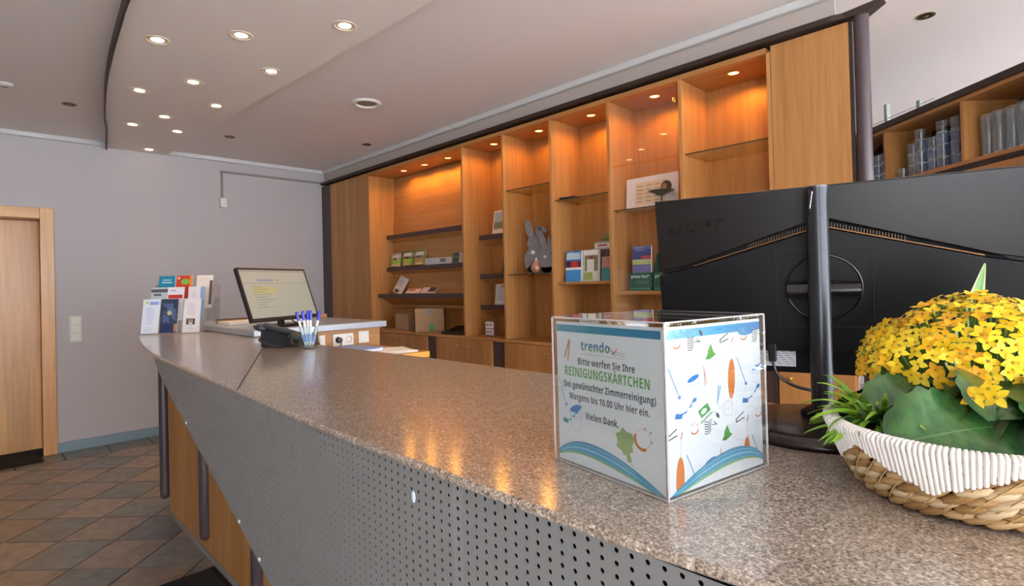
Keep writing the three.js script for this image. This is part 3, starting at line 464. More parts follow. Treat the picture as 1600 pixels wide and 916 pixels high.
// ---------------------------------------------------------------- large black monitor seen from behind
{
  const o = thing('monitor', 'large black monitor seen from behind on a round stand at right', 'monitor', [1.05, HC, -0.30]);
  const scr = new THREE.Group(); // frame of the tilted screen, expressed as matrices on each part
  scr.position.set(0.109, 0.25, -0.024); scr.rotation.set(0.1798, -1.3085, 0, 'YXZ'); scr.updateMatrix();
  const sp = (n, g, m) => part(o, n, g.applyMatrix4(scr.matrix), m);
  const W = 0.613, Hh = 0.365, brushed = MP({ color: '#171312', roughness: 0.32, specularIntensity: 0.8, bumpMap: brushMap, bumpScale: 0.00008 }), satin = MP({ color: '#0e0e10', roughness: 0.45, specularIntensity: 0.55 });
  const ex = (pts, d, bev = 0.002) => metre(new THREE.ExtrudeGeometry(new THREE.Shape(pts.map(([a, b]) => new THREE.Vector2(a, b))), { depth: d, bevelEnabled: true, bevelSize: bev, bevelThickness: bev, bevelOffset: -bev, bevelSegments: 2 }), 'y', false);
  sp('screen_frame', bx(W, Hh, 0.016, 'x', 0.003).translate(0, 0, -0.012), blackPlastic);
  sp('display', new THREE.PlaneGeometry(W - 0.014, Hh - 0.02).rotateY(PI).translate(0, 0.003, -0.0205), M({ color: '#1e2328', roughness: 0.2 }));
  sp('upper_back', ex([[-W / 2, 0.03], [-0.25, 0.042], [0, 0.124], [0.25, 0.042], [W / 2, 0.03], [W / 2, Hh / 2], [-W / 2, Hh / 2]], 0.012), brushed);
  sp('groove', ex([[-0.29, 0.02], [0.29, 0.02], [0.25, 0.045], [0, 0.127], [-0.25, 0.045]], 0.002, 0.0005), shadowBoard);
  sp('lower_back', ex([[-W / 2, -0.135], [W / 2, -0.135], [W / 2, 0.024], [0.24, 0.038], [0, 0.106], [-0.24, 0.038], [-W / 2, 0.024]], 0.018, 0.003), satin);
  sp('chin', ex([[-W / 2, -Hh / 2], [W / 2, -Hh / 2], [W / 2, -0.137], [-W / 2, -0.137]], 0.008), satin);
  const ribs = []; for (const s of [-1, 1]) for (let i = 0; i < 26; i++) { const u = 0.012 + i * 0.0046; ribs.push(moved(new THREE.BoxGeometry(0.0022, 0.009, 0.008), s * u, 0.1125 - u * 0.285, 0.006, 0, 0, 0)); }
  const grille = sp('vent_grille', merged(ribs), M({ color: '#4c3a2a', roughness: 0.45 })); grille.userData.kind = 'stuff';  // brown tint of the ribs carries the warm light falling on them
  for (const s of [-1, 1]) sp('lit_groove_lip', bx(0.235, 0.0022, 0.003, 'x', 0.0006).rotateZ(-s * 0.277).translate(s * 0.121, 0.0745, 0.0192), M({ color: '#8a6440', roughness: 0.3, metalness: 0.6 }));  // bronze colour stands in for warm shelf light caught on the groove edge
  const fr = []; for (const [w2, h2, x, y] of [[0.158, 0.0014, 0, 0.068], [0.158, 0.0014, 0, -0.084], [0.0014, 0.152, -0.079, -0.008], [0.0014, 0.152, 0.079, -0.008]]) fr.push(moved(new THREE.BoxGeometry(w2, h2, 0.002), x, y, 0.0212)); sp('mount_plate', merged(fr), M({ color: '#0c0c0d', roughness: 0.6 }));
  sp('mount_ring', new THREE.TorusGeometry(0.062, 0.0022, 8, 48).translate(0, -0.008, 0.022), glossBlack); sp('mount_disc', cyl(0.06, 0.005, 40).rotateX(PI / 2).translate(0, -0.008, 0.021), satin);
  sp('hinge_barrel', metre(cyl(0.0155, 0.118, 28), 'y').rotateZ(PI / 2).translate(0, -0.008, 0.045), glossBlack); sp('hinge_neck', bx(0.05, 0.03, 0.03, 'y', 0.004).translate(0, -0.008, 0.03), satin);
  const font = await new FontLoader().loadAsync('fonts/droid/droid_sans_bold.typeface.json');
  const tg = new TextGeometry('acer', { font, size: 0.031, depth: 0.0016, curveSegments: 6, bevelEnabled: false }); tg.applyMatrix4(new THREE.Matrix4().makeShear(0, 0, 0.22, 0, 0, 0)); sp('logo', tg.scale(1.25, 1, 1).translate(-0.285, 0.112, 0.0138), MP({ color: '#151314', roughness: 0.18, clearcoat: 0.3 }));
  const stick = print(256, 160, (x, w, h) => { x.fillStyle = '#d7d8da'; x.fillRect(0, 0, w, h); x.fillStyle = '#55565c'; for (let r = 0; r < 9; r++) for (let c = 0; c < 22; c++) if ((r * 7 + c * 5) % 4) x.fillRect(10 + c * 11, 12 + r * 16, 8, 5); });
  sp('rating_label', new THREE.PlaneGeometry(0.085, 0.044).translate(-0.094, -0.147, 0.0116), M({ map: stick, roughness: 0.5 }));
  sp('plug', bx(0.014, 0.036, 0.02, 'y', 0.003).translate(-0.092, -0.138, 0.02), blackPlastic);
  part(o, 'pole', metre(cyl(0.0175, 0.40, 36), 'y'), MP({ color: '#33353a', roughness: 0.3, metalness: 0.4 }), [0, 0.214, 0]);
  part(o, 'pole_slot_shade', bx(0.014, 0.046, 0.012, 'y', 0.004), shadowBoard, [-0.0125, 0.389, -0.004], [0, -1.31, 0]);  // dark block in place of the shade inside a slot cut in the pole
  part(o, 'slot_clip', bx(0.0018, 0.03, 0.002, 'y', 0.0005), chrome, [-0.0185, 0.392, -0.004], [0.16, 0, 0]);
  part(o, 'pole_cap', metre(cyl(0.0172, 0.003, 30), 'y'), M({ color: '#55585c', roughness: 0.3, metalness: 0.5 }), [0, 0.4155, 0]);
  part(o, 'stand_disc', lathe([[0.0001, 0.019], [0.118, 0.019], [0.126, 0.016], [0.133, 0.008], [0.134, 0.0], [0.0001, 0.0]], 64), MP({ color: '#2a211e', roughness: 0.28, clearcoat: 0.2 }), [-0.04, 0.0005, 0]);
  part(o, 'pole_foot', bx(0.05, 0.014, 0.06, 'y', 0.005), satin, [0, 0.023, 0]);
  const P = (u, v, w) => new THREE.Vector3(u, v, w).applyMatrix4(scr.matrix).toArray();
  part(o, 'power_cable', tube([P(-0.092, -0.155, 0.022), P(-0.085, -0.18, 0.028), P(-0.06, -0.2, 0.03), P(-0.02, -0.213, 0.02), P(0.03, -0.215, -0.02)], 0.0032, 40, 8), MP({ color: '#1c1c1e', roughness: 0.25, clearcoat: 0.5 }));
}
// ---------------------------------------------------------------- small monitor, phone, pens on the far counter
{
  const o = thing('monitor', 'slim black computer monitor with pale lit screen tilted back on far counter', 'monitor', [1.30, HC + 0.041, -3.36]);
  const m = new THREE.Group(); m.position.set(0, 0.197, 0.10); m.rotation.set(-0.348, 0.452, 0, 'YXZ'); m.updateMatrix(); const sp = (n, g, mt) => part(o, n, g.applyMatrix4(m.matrix), mt);
  const img = print(512, 300, (x, w, h) => { x.fillStyle = '#cfcfbf'; x.fillRect(0, 0, w, h); const g = x.createLinearGradient(0, 0, 0, h); g.addColorStop(0, 'rgba(200,190,165,.6)'); g.addColorStop(1, 'rgba(205,215,205,.5)'); x.fillStyle = '#b9b8a8'; x.fillRect(0, 0, w, 16); x.fillRect(0, 84, w, 5); x.fillStyle = '#a9b4c4'; x.fillRect(110, 60, 120, 15); x.fillStyle = '#7f8f4a'; x.fillRect(258, 62, 10, 10); x.fillStyle = '#d8d39a'; x.fillRect(60, 104, 170, 50); x.fillStyle = '#a8a898'; for (let i = 0; i < 9; i++) x.fillRect(64, 106 + i * 16, 60 + ((i * 53) % 90), 4); });
  sp('housing', bx(0.54, 0.32, 0.022, 'x', 0.004).translate(0, 0, -0.012), blackPlastic); sp('bezel', merged([moved(bx(0.54, 0.011, 0.004), 0, 0.1545, 0), moved(bx(0.54, 0.02, 0.004), 0, -0.15, 0), moved(bx(0.011, 0.32, 0.004), -0.2645, 0, 0), moved(bx(0.011, 0.32, 0.004), 0.2645, 0, 0)]), blackPlastic);
  const scrM = M({ map: img, emissiveMap: img, emissive: '#ffffff', emissiveIntensity: 0.28, roughness: 0.35, color: '#888888' }); sp('screen', new THREE.PlaneGeometry(0.52, 0.29).translate(0, 0.005, 0.0002), scrM);
  part(o, 'stand_pole', bx(0.04, 0.2, 0.022, 'y', 0.004), blackPlastic, [0.03, 0.11, 0.02], [-0.1, 0.45, 0]); part(o, 'stand_foot', bx(0.24, 0.012, 0.16, 'y', 0.005), blackPlastic, [0.02, 0.007, 0.02], [0, 0.45, 0]);
  part(o, 'cable', tube([[0.1, 0.1, 0.02], [0.08, 0.07, 0.05], [0.09, 0.03, 0.06], [0.13, 0.012, 0.05]], 0.004, 24, 6), blackPlastic);
  const t = thing('desk_telephone', 'black desk telephone with handset, lying between brochures and pen glass', 'telephone', [1.03, HC + 0.003, -2.56], 0.75);
  const body = new THREE.Shape([[-0.085, 0], [0.085, 0], [0.085, 0.03], [0.05, 0.052], [-0.05, 0.096], [-0.085, 0.085]].map(([a, b]) => new THREE.Vector2(a, b)));
  const bg = metre(new THREE.ExtrudeGeometry(body, { depth: 0.14, bevelEnabled: true, bevelSize: 0.005, bevelThickness: 0.005, bevelSegments: 2 }), 'y').rotateY(-PI / 2).translate(0.11, 0.003, 0);
  t.scale.set(1, 0.74, 1); part(t, 'body', bg, MP({ color: '#23252a', roughness: 0.4 }));
  part(t, 'display', bx(0.075, 0.022, 0.004, 'y', 0.001), M({ color: '#b9bdbd', roughness: 0.25 }), [0.055, 0.046, 0.074], [-1.0, 0, 0]);
  for (let i = 0; i < 12; i++) part(t, 'key', bx(0.014, 0.006, 0.01, 'y', 0.001), M({ color: '#3a3c42', roughness: 0.5 }), [-0.005 + (i % 4) * 0.022, 0.063 + Math.floor(i / 4) * 0.009, 0.032 - Math.floor(i / 4) * 0.022], [0.42, 0, 0]);
  const hs = merged([moved(new THREE.CapsuleGeometry(0.019, 0.13, 6, 16), 0, 0.024, 0, PI / 2, 0, 0), moved(new THREE.SphereGeometry(0.03, 18, 12).scale(1, 0.8, 1), 0, 0.006, 0.082), moved(new THREE.SphereGeometry(0.03, 18, 12).scale(1, 0.8, 1), 0, 0.006, -0.082)]);
  part(t, 'handset', hs, MP({ color: '#33363c', roughness: 0.35 }), [-0.055, 0.082, 0], [0.38, 0, 0]);
  part(t, 'handset_cord', tube([[-0.085, 0.05, 0.08], [-0.12, 0.02, 0.1], [-0.11, 0.006, 0.15], [-0.07, 0.006, 0.17], [-0.03, 0.007, 0.15], [-0.04, 0.008, 0.09]], 0.0055, 50, 8), blackPlastic);
  part(t, 'handset_cord', tube([[-0.085, 0.06, -0.06], [-0.14, 0.05, -0.04], [-0.16, 0.02, 0.02], [-0.13, 0.008, 0.05], [-0.085, 0.01, 0.04]], 0.005, 40, 8), blackPlastic);
}
{
  const g = thing('pen_glass', 'clear drinking glass holding blue-capped pens on the counter', 'glass', [1.05, HC, -2.33]);
  part(g, 'tumbler', lathe([[0.0001, 0.001], [0.034, 0.001], [0.0365, 0.006], [0.0395, 0.098], [0.0385, 0.099], [0.0372, 0.098], [0.0345, 0.012], [0.0001, 0.010]], 36), clearGlass);
  const pc = M({ color: '#eceef0', roughness: 0.35 }), cap = MP({ color: '#1e2fc0', roughness: 0.3, clearcoat: 0.4 });
  const proto = (i, x, z, rx, rz) => {
    const p = thing('pen', ['white pen with blue cap, leftmost in the glass', 'white pen with blue cap, second from left in the glass', 'tallest white pen with blue cap standing in the glass', 'white pen with blue cap, rightmost in the glass', 'white pen with blue cap hidden at the back of the glass'][i], 'pen', [1.05 + x, HC + 0.014, -2.33 + z]); p.rotation.set(rx, 0, rz);
    part(p, 'barrel', lathe([[0.0012, 0], [0.004, 0.012], [0.0052, 0.02], [0.0052, 0.118]], 12), pc); part(p, 'cap', lathe([[0.0062, 0.112], [0.0064, 0.146], [0.0045, 0.153], [0.0001, 0.153]], 12), cap); part(p, 'grip', lathe([[0.0056, 0.016], [0.006, 0.03], [0.0056, 0.05]], 12), M({ color: '#8fb0e6', roughness: 0.5 })); part(p, 'clip', bx(0.003, 0.036, 0.002, 'y', 0.0006), cap, [0, 0.128, 0.0072]);
  };
  proto(0, -0.012, -0.008, -0.12, 0.2); proto(1, -0.006, -0.004, -0.05, 0.1); proto(2, 0.002, 0.008, 0.02, -0.02); proto(3, 0.012, 0.010, 0.13, -0.17); proto(4, 0.0, -0.014, -0.1, -0.06);
}
// sockets, cable, papers, folders on the inner side
{
  const sock = (x0, x1, y0, y1, holes, label) => { const o = thing('wall_socket', label, 'socket', [(x0 + x1) / 2, (y0 + y1) / 2, -3.21]); part(o, 'plate', bx(x1 - x0, y1 - y0, 0.01, 'y', 0.003), whitePlastic, [0, 0, 0.005]); for (const h of holes) part(o, 'socket_well', lathe([[0.0001, -0.002], [0.017, -0.002], [0.019, 0.003], [0.0205, 0.003]], 24).rotateX(PI / 2), h ? blackPlastic : M({ color: '#77736c', roughness: 0.5 }), [h ? -0.036 : 0.036, 0, 0.0095]); if (!holes.length) part(o, 'blank_cover', bx((x1 - x0) * 0.75, (y1 - y0) * 0.75, 0.006, 'y', 0.002), whitePlastic, [0, 0, 0.011]); };
  sock(1.595, 1.735, 1.0, 1.075, [1, 0], 'white double socket on the wooden panel behind the pens'); sock(1.77, 1.845, 1.005, 1.08, [], 'blank white socket cover right of the double socket'); sock(1.505, 1.545, 1.0, 1.075, [], 'narrow white socket cover just right of pen glass');
  const cable = thing('cable', 'thin dark cable running from double socket to the counter edge', 'cable'); part(cable, 'cord', tube([[1.63, 1.035, -3.2], [1.62, 1.02, -3.14], [1.5, 1.006, -3.0], [1.3, 1.01, -2.75], [1.21, 1.1, -2.58], [1.13, 1.106, -2.47]], 0.004, 50, 6), M({ color: '#5d5a5c', roughness: 0.5 })); part(cable, 'plug', cyl(0.017, 0.03, 18).rotateX(PI / 2), blackPlastic, [1.63, 1.038, -3.19]);
  const sheet = (name, label, cat, list) => { const o = thing(name, label, cat, list[0][0], list[0][1]); for (const [, , n, g, m, p, r] of list) part(o, n, g, m, p, r); return o; };
  sheet('ring_binder', 'black and blue folder lying on the ledge below the sockets', 'folder', [[[1.5, 1.0, -2.78], 0.25, 'cover', bx(0.2, 0.012, 0.27, 'x', 0.002), M({ color: '#8fa9d8', roughness: 0.5 }), [0, 0.006, 0]], [0, 0, 'pages', bx(0.19, 0.012, 0.26, 'x', 0.001), paper, [0.004, 0.018, 0]], [0, 0, 'top_cover', bx(0.2, 0.006, 0.27, 'x', 0.002), M({ color: '#7f9bd4', roughness: 0.5 }), [0, 0.027, 0]], [0, 0, 'spine', bx(0.022, 0.034, 0.272, 'x', 0.004), blackPlastic, [-0.105, 0.017, 0]]]);
  sheet('paper_stack', 'loose white papers lying on the orange-edged ledge', 'papers', [[[1.67, 1.0, -2.66], -0.12, 'sheet', bx(0.21, 0.004, 0.24, 'x', 0.0005), paper, [0, 0.002, 0]], [0, 0, 'sheet', bx(0.2, 0.003, 0.23, 'x', 0.0005), M({ color: '#dcd3cb', roughness: 0.8 }), [-0.01, 0.0055, 0.012], [0, 0.2, 0]], [0, 0, 'sheet', bx(0.19, 0.003, 0.22, 'x', 0.0005), paper, [0.012, 0.0085, -0.01], [0, -0.15, 0]]]);
  sheet('document_pile', 'long pile of white papers on the pale slab behind the brochures', 'papers', [[[1.42, HC + 0.041, -3.86], 0, 'bundle', bx(0.5, 0.02, 0.22, 'x', 0.002), paper, [0, 0.01, 0]], [0, 0, 'bundle', bx(0.3, 0.008, 0.21, 'x', 0.001), M({ color: '#dfe6ee', roughness: 0.7 }), [0.08, 0.024, 0.01], [0, 0.1, 0]]]);
}
// brochure stand on the tip of the counter
{
  const P0 = [0.752, HC, -4.075], yaw = Math.atan2(-(-3.86 + 4.075), 1.006 - 0.752) + 0; const w = 0.335;
  const o = thing('brochure_stand', 'clear three-tier brochure stand on the far tip of the counter', 'brochure stand', [P0[0], HC, P0[2]], yaw);
  const sideS = new THREE.Shape([[0, 0], [0.02, 0.05], [-0.05, 0.12], [-0.12, 0.19], [-0.2, 0.31], [-0.215, 0.31], [-0.19, 0]].map(([a, b]) => new THREE.Vector2(a, b)));
  for (const x of [-0.004, w + 0.06]) part(o, 'side_pane', new THREE.ExtrudeGeometry(sideS, { depth: 0.003, bevelEnabled: false }).rotateY(-PI / 2), acrylic, [x, 0.001, 0]);
  for (let k = 0; k < 3; k++) { part(o, 'shelf_pane', new THREE.BoxGeometry(w + 0.05, 0.003, 0.05), acrylic, [w / 2 + 0.026, 0.004 + k * 0.075, -0.03 - k * 0.06]); part(o, 'back_pane', new THREE.BoxGeometry(w + 0.05, 0.2, 0.003), acrylic, [w / 2 + 0.026, 0.105 + k * 0.075, -0.062 - k * 0.06], [-0.18, 0, 0]); }
  const lf = (draw) => print(128, 270, draw), T = (x, s, X, Y, f, c) => { x.fillStyle = c; x.font = f; x.fillText(s, X, Y); };
  const lines = (x, X, Y, n, W, c) => { x.fillStyle = c; for (let i = 0; i < n; i++) x.fillRect(X, Y + i * 11, W * (0.65 + 0.35 * ((i * 37 % 10) / 10)), 4); };
  const D = [
    [0, 0, 'white and pale blue leaflet in the front row, leftmost', (x, W, H) => { x.fillStyle = '#dfe6f4'; x.fillRect(0, 0, W, H); x.fillStyle = '#c9cf6a'; x.fillRect(20, 16, 20, 18); x.fillStyle = '#8fa9e0'; x.fillRect(50, 18, 70, 26); lines(x, 30, 70, 12, 70, '#b5c0e2'); lines(x, 20, 215, 4, 80, '#c3cbe0'); }],
    [0, 1, 'dark navy leaflet with star pattern in the front row', (x, W, H) => { x.fillStyle = '#32405a'; x.fillRect(0, 0, W, H); x.fillStyle = '#5b6fa0'; for (let i = 0; i < 40; i++) { x.beginPath(); x.arc(16 + (i * 37) % 100, 40 + (i * 53) % 150, 8, 0, 7); x.fill(); } x.fillStyle = '#c4c48c'; x.beginPath(); for (let i = 0; i < 16; i++) { const r = i % 2 ? 13 : 27; x.lineTo(64 + r * Math.cos(i * PI / 8), 112 + r * Math.sin(i * PI / 8)); } x.fill(); x.fillStyle = '#2c3560'; x.fillRect(0, 200, W, 70); x.fillStyle = '#b08a5a'; x.fillRect(104, 200, 24, 60); }],
    [0, 2.22, 'white leaflet with small photo in the front row, rightmost', (x, W, H) => { x.fillStyle = '#e9e6ea'; x.fillRect(0, 0, W, H); lines(x, 30, 40, 9, 70, '#cfc9d4'); x.fillStyle = '#4c4643'; x.fillRect(26, 160, 66, 48); x.fillStyle = '#a88f78'; x.fillRect(38, 166, 40, 22); x.fillStyle = '#d7d3d4'; x.fillRect(44, 190, 30, 16); lines(x, 40, 226, 2, 50, '#cfc8d8'); }],
    [1, 0.15, 'grey photo leaflet in the middle row, leftmost', (x, W, H) => { x.fillStyle = '#b9c2cc'; x.fillRect(0, 0, W, H); x.fillStyle = '#5b6068'; x.fillRect(0, 14, W, 26); x.fillRect(20, 52, 60, 16); }],
    [1, 1.05, 'white leaflet with red banner in the middle row', (x, W, H) => { x.fillStyle = '#e6e6ee'; x.fillRect(0, 0, W, H); x.fillStyle = '#9a9fd0'; x.fillRect(20, 24, 44, 8); x.fillStyle = '#c8322b'; x.fillRect(8, 62, 110, 30); }],
    [1, 2.2, 'white leaflet with pale blue edge in the middle row', (x, W, H) => { x.fillStyle = '#e6e3ea'; x.fillRect(0, 0, W, H); x.fillStyle = '#8fb4e0'; x.fillRect(94, 0, 34, H); lines(x, 30, 40, 6, 40, '#c9c4d4'); }],
    [2, 0.3, 'turquoise-blue leaflet standing in the back row', (x, W, H) => { x.fillStyle = '#1c86ad'; x.fillRect(0, 0, W, H); x.fillStyle = '#bfe0ea'; x.fillRect(30, 30, 66, 8); x.fillRect(24, 50, 80, 10); }],
    [2, 1.28, 'red and green leaflet standing in the back row', (x, W, H) => { x.fillStyle = '#cf3a26'; x.fillRect(0, 0, W, H); x.fillStyle = '#86b84a'; x.beginPath(); x.ellipse(70, 50, 34, 26, 0, 0, 7); x.fill(); x.fillStyle = '#f0c9b4'; x.fillRect(8, 10, 20, 20); x.fillStyle = '#e8923a'; x.fillRect(104, 0, 24, H); }],
    [2, 2.42, 'cream white leaflet standing at right of the back row', (x, W, H) => { x.fillStyle = '#efe4dc'; x.fillRect(0, 0, W, H); lines(x, 20, 20, 3, 90, '#e3cdb8'); x.fillStyle = '#6a4a44'; x.fillRect(104, 44, 24, 200); }]];
  const M4 = new THREE.Matrix4(), q = new THREE.Quaternion().setFromAxisAngle(new THREE.Vector3(0, 1, 0), yaw), off = new THREE.Vector3();
  D.forEach(([k, c, label, draw]) => {
    off.set(0.052 + c * 0.112, 0.0065 + k * 0.075, 0.0 - k * 0.06).applyQuaternion(q);
    const l = thing('leaflet', label, 'leaflet', [P0[0] + off.x, HC + off.y, P0[2] + off.z]); l.rotation.set(-0.19, yaw, 0, 'YXZ');
    part(l, 'pages', bx(0.103, 0.218, 0.006, 'y', 0.0008), paper, [0, 0.109, -0.0035]); part(l, 'cover', new THREE.PlaneGeometry(0.102, 0.217), M({ map: lf(draw), roughness: 0.5 }), [0, 0.109, 0.0003]);
  });
}
// ---------------------------------------------------------------- things on the shelves
{
  const flat = (name, label, cat, x, y, z0, z1, y1, lean, draw, thick = 0.006, group, roll = 0) => { // card facing the room (-x), bottom edge at x,y, leaning back
    const o = thing(name, label, cat, [x, y, (z0 + z1) / 2], 0, group), w = z1 - z0, h = y1 - y; o.rotation.set(roll, 0, -lean, 'ZYX');
    part(o, 'block', bx(thick, h, w, 'y', 0.0008), paper, [thick / 2, h / 2, 0]); part(o, 'cover', new THREE.PlaneGeometry(w - 0.001, h - 0.001), M({ map: print(160, Math.max(40, Math.round(160 * h / w)), draw), roughness: 0.55 }), [-0.0006, h / 2, 0], [0, -PI / 2, 0]); return o;
  };
  const bar = (x, c, X, Y, w, h) => { x.fillStyle = c; x.fillRect(X, Y, w, h); };
  const txt = (x, W, H, n, c = '#777') => { for (let i = 0; i < n; i++) bar(x, c, W * 0.15, H * 0.15 + (i * H * 0.7) / n, W * (0.4 + 0.3 * ((i * 7 % 5) / 5)), 3); };
  // wide bay, middle shelf: snack pouches and cards
  const pouch = (label, z, y, h, w, c1, c2, c3) => {
    const o = thing('snack_pouch', label, 'snack bag', [3.185, y, z]); o.rotation.z = -0.12;
    const pts = []; for (let i = 0; i <= 10; i++) { const t = i / 10; pts.push([0.018 * Math.sin(PI * Math.min(1, t * 1.05)) + 0.001, t * h]); }
    const g = new THREE.BoxGeometry(0.04, h, w, 2, 10, 6), p = g.attributes.position; for (let i = 0; i < p.count; i++) { const t = p.getY(i) / h + 0.5, s = Math.abs(p.getZ(i)) / (w / 2); const k = 0.08 + 0.92 * Math.sin(PI * Math.min(1, 0.12 + t * 0.86)) * Math.sqrt(Math.max(0, 1 - s * s * 0.92)); p.setX(i, p.getX(i) * k); if (t < 0.02) p.setX(i, p.getX(i) * 3); } g.computeVertexNormals(); g.translate(0.0, h / 2, 0);
    const m = print(96, 96, (x, W, H) => { bar(x, c1, 0, 0, W, H); bar(x, '#efe8d8', W * 0.12, H * 0.1, W * 0.76, H * 0.26); bar(x, c3, W * 0.3, H * 0.36, W * 0.4, H * 0.14); bar(x, c2, W * 0.1, H * 0.52, W * 0.8, H * 0.26); bar(x, '#d9b98c', W * 0.2, H * 0.8, W * 0.6, H * 0.14); });
    part(o, 'bag', g, MP({ map: m, roughness: 0.35, clearcoat: 0.3 })); part(o, 'top_seal', bx(0.002, 0.016, w * 0.96, 'y', 0.0005), M({ color: c1, roughness: 0.4 }), [0, h, 0]);
  };
  pouch('bright green snack bag, leftmost on the middle dark shelf', -4.95, 1.572, 0.14, 0.17, '#b9b4a4', '#8fd21e', '#5b4636'); pouch('snack bag with green label, second from left on middle shelf', -4.73, 1.572, 0.15, 0.19, '#7a8a4a', '#a8cf2c', '#4a2f24'); pouch('brown and green snack bag, third from left on middle shelf', -4.52, 1.572, 0.15, 0.19, '#8c9158', '#b98f62', '#6e5336');
  flat('card_box', 'pale blue-grey card stack beside the snack bags', 'cards', 3.185, 1.57, -4.44, -4.25, 1.635, 0.1, (x, W, H) => { bar(x, '#cfd8da', 0, 0, W, H); txt(x, W, H, 3, '#aab'); }, 0.03);
  flat('card_box', 'white and blue picture card right of the pale card stack', 'cards', 3.185, 1.57, -4.235, -4.04, 1.632, 0.1, (x, W, H) => { bar(x, '#cfd0cc', 0, 0, W, H); bar(x, '#5f7486', W * 0.25, H * 0.2, W * 0.45, H * 0.5); }, 0.03);
  flat('card_box', 'small dark green card box at right end of the middle shelf', 'cards', 3.185, 1.57, -3.99, -3.9, 1.665, 0.1, (x, W, H) => { bar(x, '#41603f', 0, 0, W, H); bar(x, '#6a8b5c', W * 0.2, H * 0.3, W * 0.6, H * 0.2); }, 0.04);
  flat('leaflet', 'white leaflet leaning sideways on the lowest dark shelf', 'leaflet', 3.115, 1.297, -4.93, -4.75, 1.48, 0.45, (x, W, H) => { bar(x, '#dddcda', 0, 0, W, H); txt(x, W, H * 0.7, 8, '#9a9aa0'); bar(x, '#5a3c44', W * 0.15, H * 0.78, W * 0.5, H * 0.18); }, 0.004, undefined, 0.28);
  flat('magazine', 'pink and white magazine lying on the lowest dark shelf', 'magazine', 3.10, 1.297, -4.66, -4.44, 1.36, 0.85, (x, W, H) => { bar(x, '#e2cfcb', 0, 0, W, H); bar(x, '#b85a50', W * 0.1, H * 0.1, W * 0.5, H * 0.4); }, 0.006); flat('magazine', 'dark-covered magazine at right of the pink one', 'magazine', 3.10, 1.297, -4.41, -4.18, 1.372, 0.8, (x, W, H) => { bar(x, '#d9c2c6', 0, 0, W, H); bar(x, '#2c2733', W * 0.5, 0, W * 0.5, H * 0.8); }, 0.006);
  // narrow bay
  flat('picture_card', 'landscape photo card on the top ledge of the narrow bay', 'card', 3.165, 1.79, -3.42, -3.22, 1.99, 0.16, (x, W, H) => { bar(x, '#e8e6e2', 0, 0, W, H); bar(x, '#a9b9c4', W * 0.06, H * 0.05, W * 0.88, H * 0.45); bar(x, '#7d8a63', W * 0.06, H * 0.5, W * 0.88, H * 0.28); bar(x, '#c79a4a', W * 0.06, H * 0.76, W * 0.88, H * 0.06); }); flat('picture_card', 'dark photo card on the middle ledge of the narrow bay', 'card', 3.165, 1.455, -3.31, -3.17, 1.67, 0.14, (x, W, H) => { bar(x, '#2c2a28', 0, 0, W, H); bar(x, '#8a8478', W * 0.15, H * 0.2, W * 0.3, H * 0.3); bar(x, '#5d6a58', W * 0.2, H * 0.62, W * 0.5, H * 0.2); });
  flat('notice_card', 'white notice card on the lowest ledge of the narrow bay', 'card', 3.165, 1.19, -3.41, -3.21, 1.365, 0.14, (x, W, H) => { bar(x, '#d9d6d6', 0, 0, W, H); bar(x, '#a24a4a', W * 0.35, H * 0.06, W * 0.3, H * 0.1); txt(x, W, H, 8, '#888a90'); });
  { const o = thing('desk_calendar', 'small double-row card stand standing on the cabinet top', 'calendar', [3.06, LEDGE + 0.001, -3.36]); part(o, 'frame', bx(0.03, 0.13, 0.1, 'y', 0.002), M({ color: '#7a6450', roughness: 0.6 }), [0.01, 0.065, 0]); const m = print(96, 64, (x, W, H) => { bar(x, '#e4e0dc', 0, 0, W, H); bar(x, '#8a8fa6', W * 0.1, H * 0.2, W * 0.35, H * 0.5); bar(x, '#c08a7a', W * 0.55, H * 0.2, W * 0.35, H * 0.5); }); for (const y of [0.036, 0.094]) part(o, 'card', bx(0.006, 0.05, 0.095, 'y', 0.0005), paper, [-0.007, y, 0]), part(o, 'card_print', new THREE.PlaneGeometry(0.092, 0.047), M({ map: m, roughness: 0.6 }), [-0.0106, y, 0], [0, -PI / 2, 0]); }
  // cartons and folder on the cabinet top
  const tapeG = M({ color: '#8d8274', roughness: 0.35 }), green = M({ color: '#12a06a', roughness: 0.5 }), carton = M({ map: cartonMap, roughness: 0.85 });
  const box = (label, x, z, w, h, d, turn) => { const o = thing('cardboard_box', label, 'carton', [x, LEDGE + 0.001, z], turn); for (const s of [-1, 1]) { part(o, 'wall_panel', bx(0.004, h, d, 'y', 0.0008), carton, [(s * (w - 0.004)) / 2, h / 2, 0]); part(o, 'wall_panel', bx(w - 0.008, h, 0.004, 'y', 0.0008), carton, [0, h / 2, (s * (d - 0.004)) / 2]); part(o, 'lid_flap', bx(w / 2 - 0.002, 0.004, d - 0.002, 'z', 0.0008), carton, [(s * w) / 4, h + 0.002, 0]); } part(o, 'base', bx(w - 0.008, 0.004, d - 0.008, 'z', 0.0008), carton, [0, 0.003, 0]); part(o, 'tape', bx(0.05, 0.001, d + 0.002, 'z', 0), tapeG, [0, h + 0.0046, 0]); return o; };
  const big = box('larger brown cardboard carton with green stickers under the lowest dark shelf', 3.125, -4.27, 0.27, 0.215, 0.19, -0.75);
  part(big, 'tape', bx(0.05, 0.06, 0.001, 'y', 0), tapeG, [0, 0.186, 0.0956]); part(big, 'tape', bx(0.001, 0.06, 0.05, 'y', 0), tapeG, [-0.1356, 0.186, 0.0]); part(big, 'sticker', bx(0.03, 0.07, 0.001, 'y', 0), green, [0.02, 0.045, 0.0958]); part(big, 'sticker', bx(0.001, 0.07, 0.032, 'y', 0), green, [-0.1358, 0.045, 0.0]);
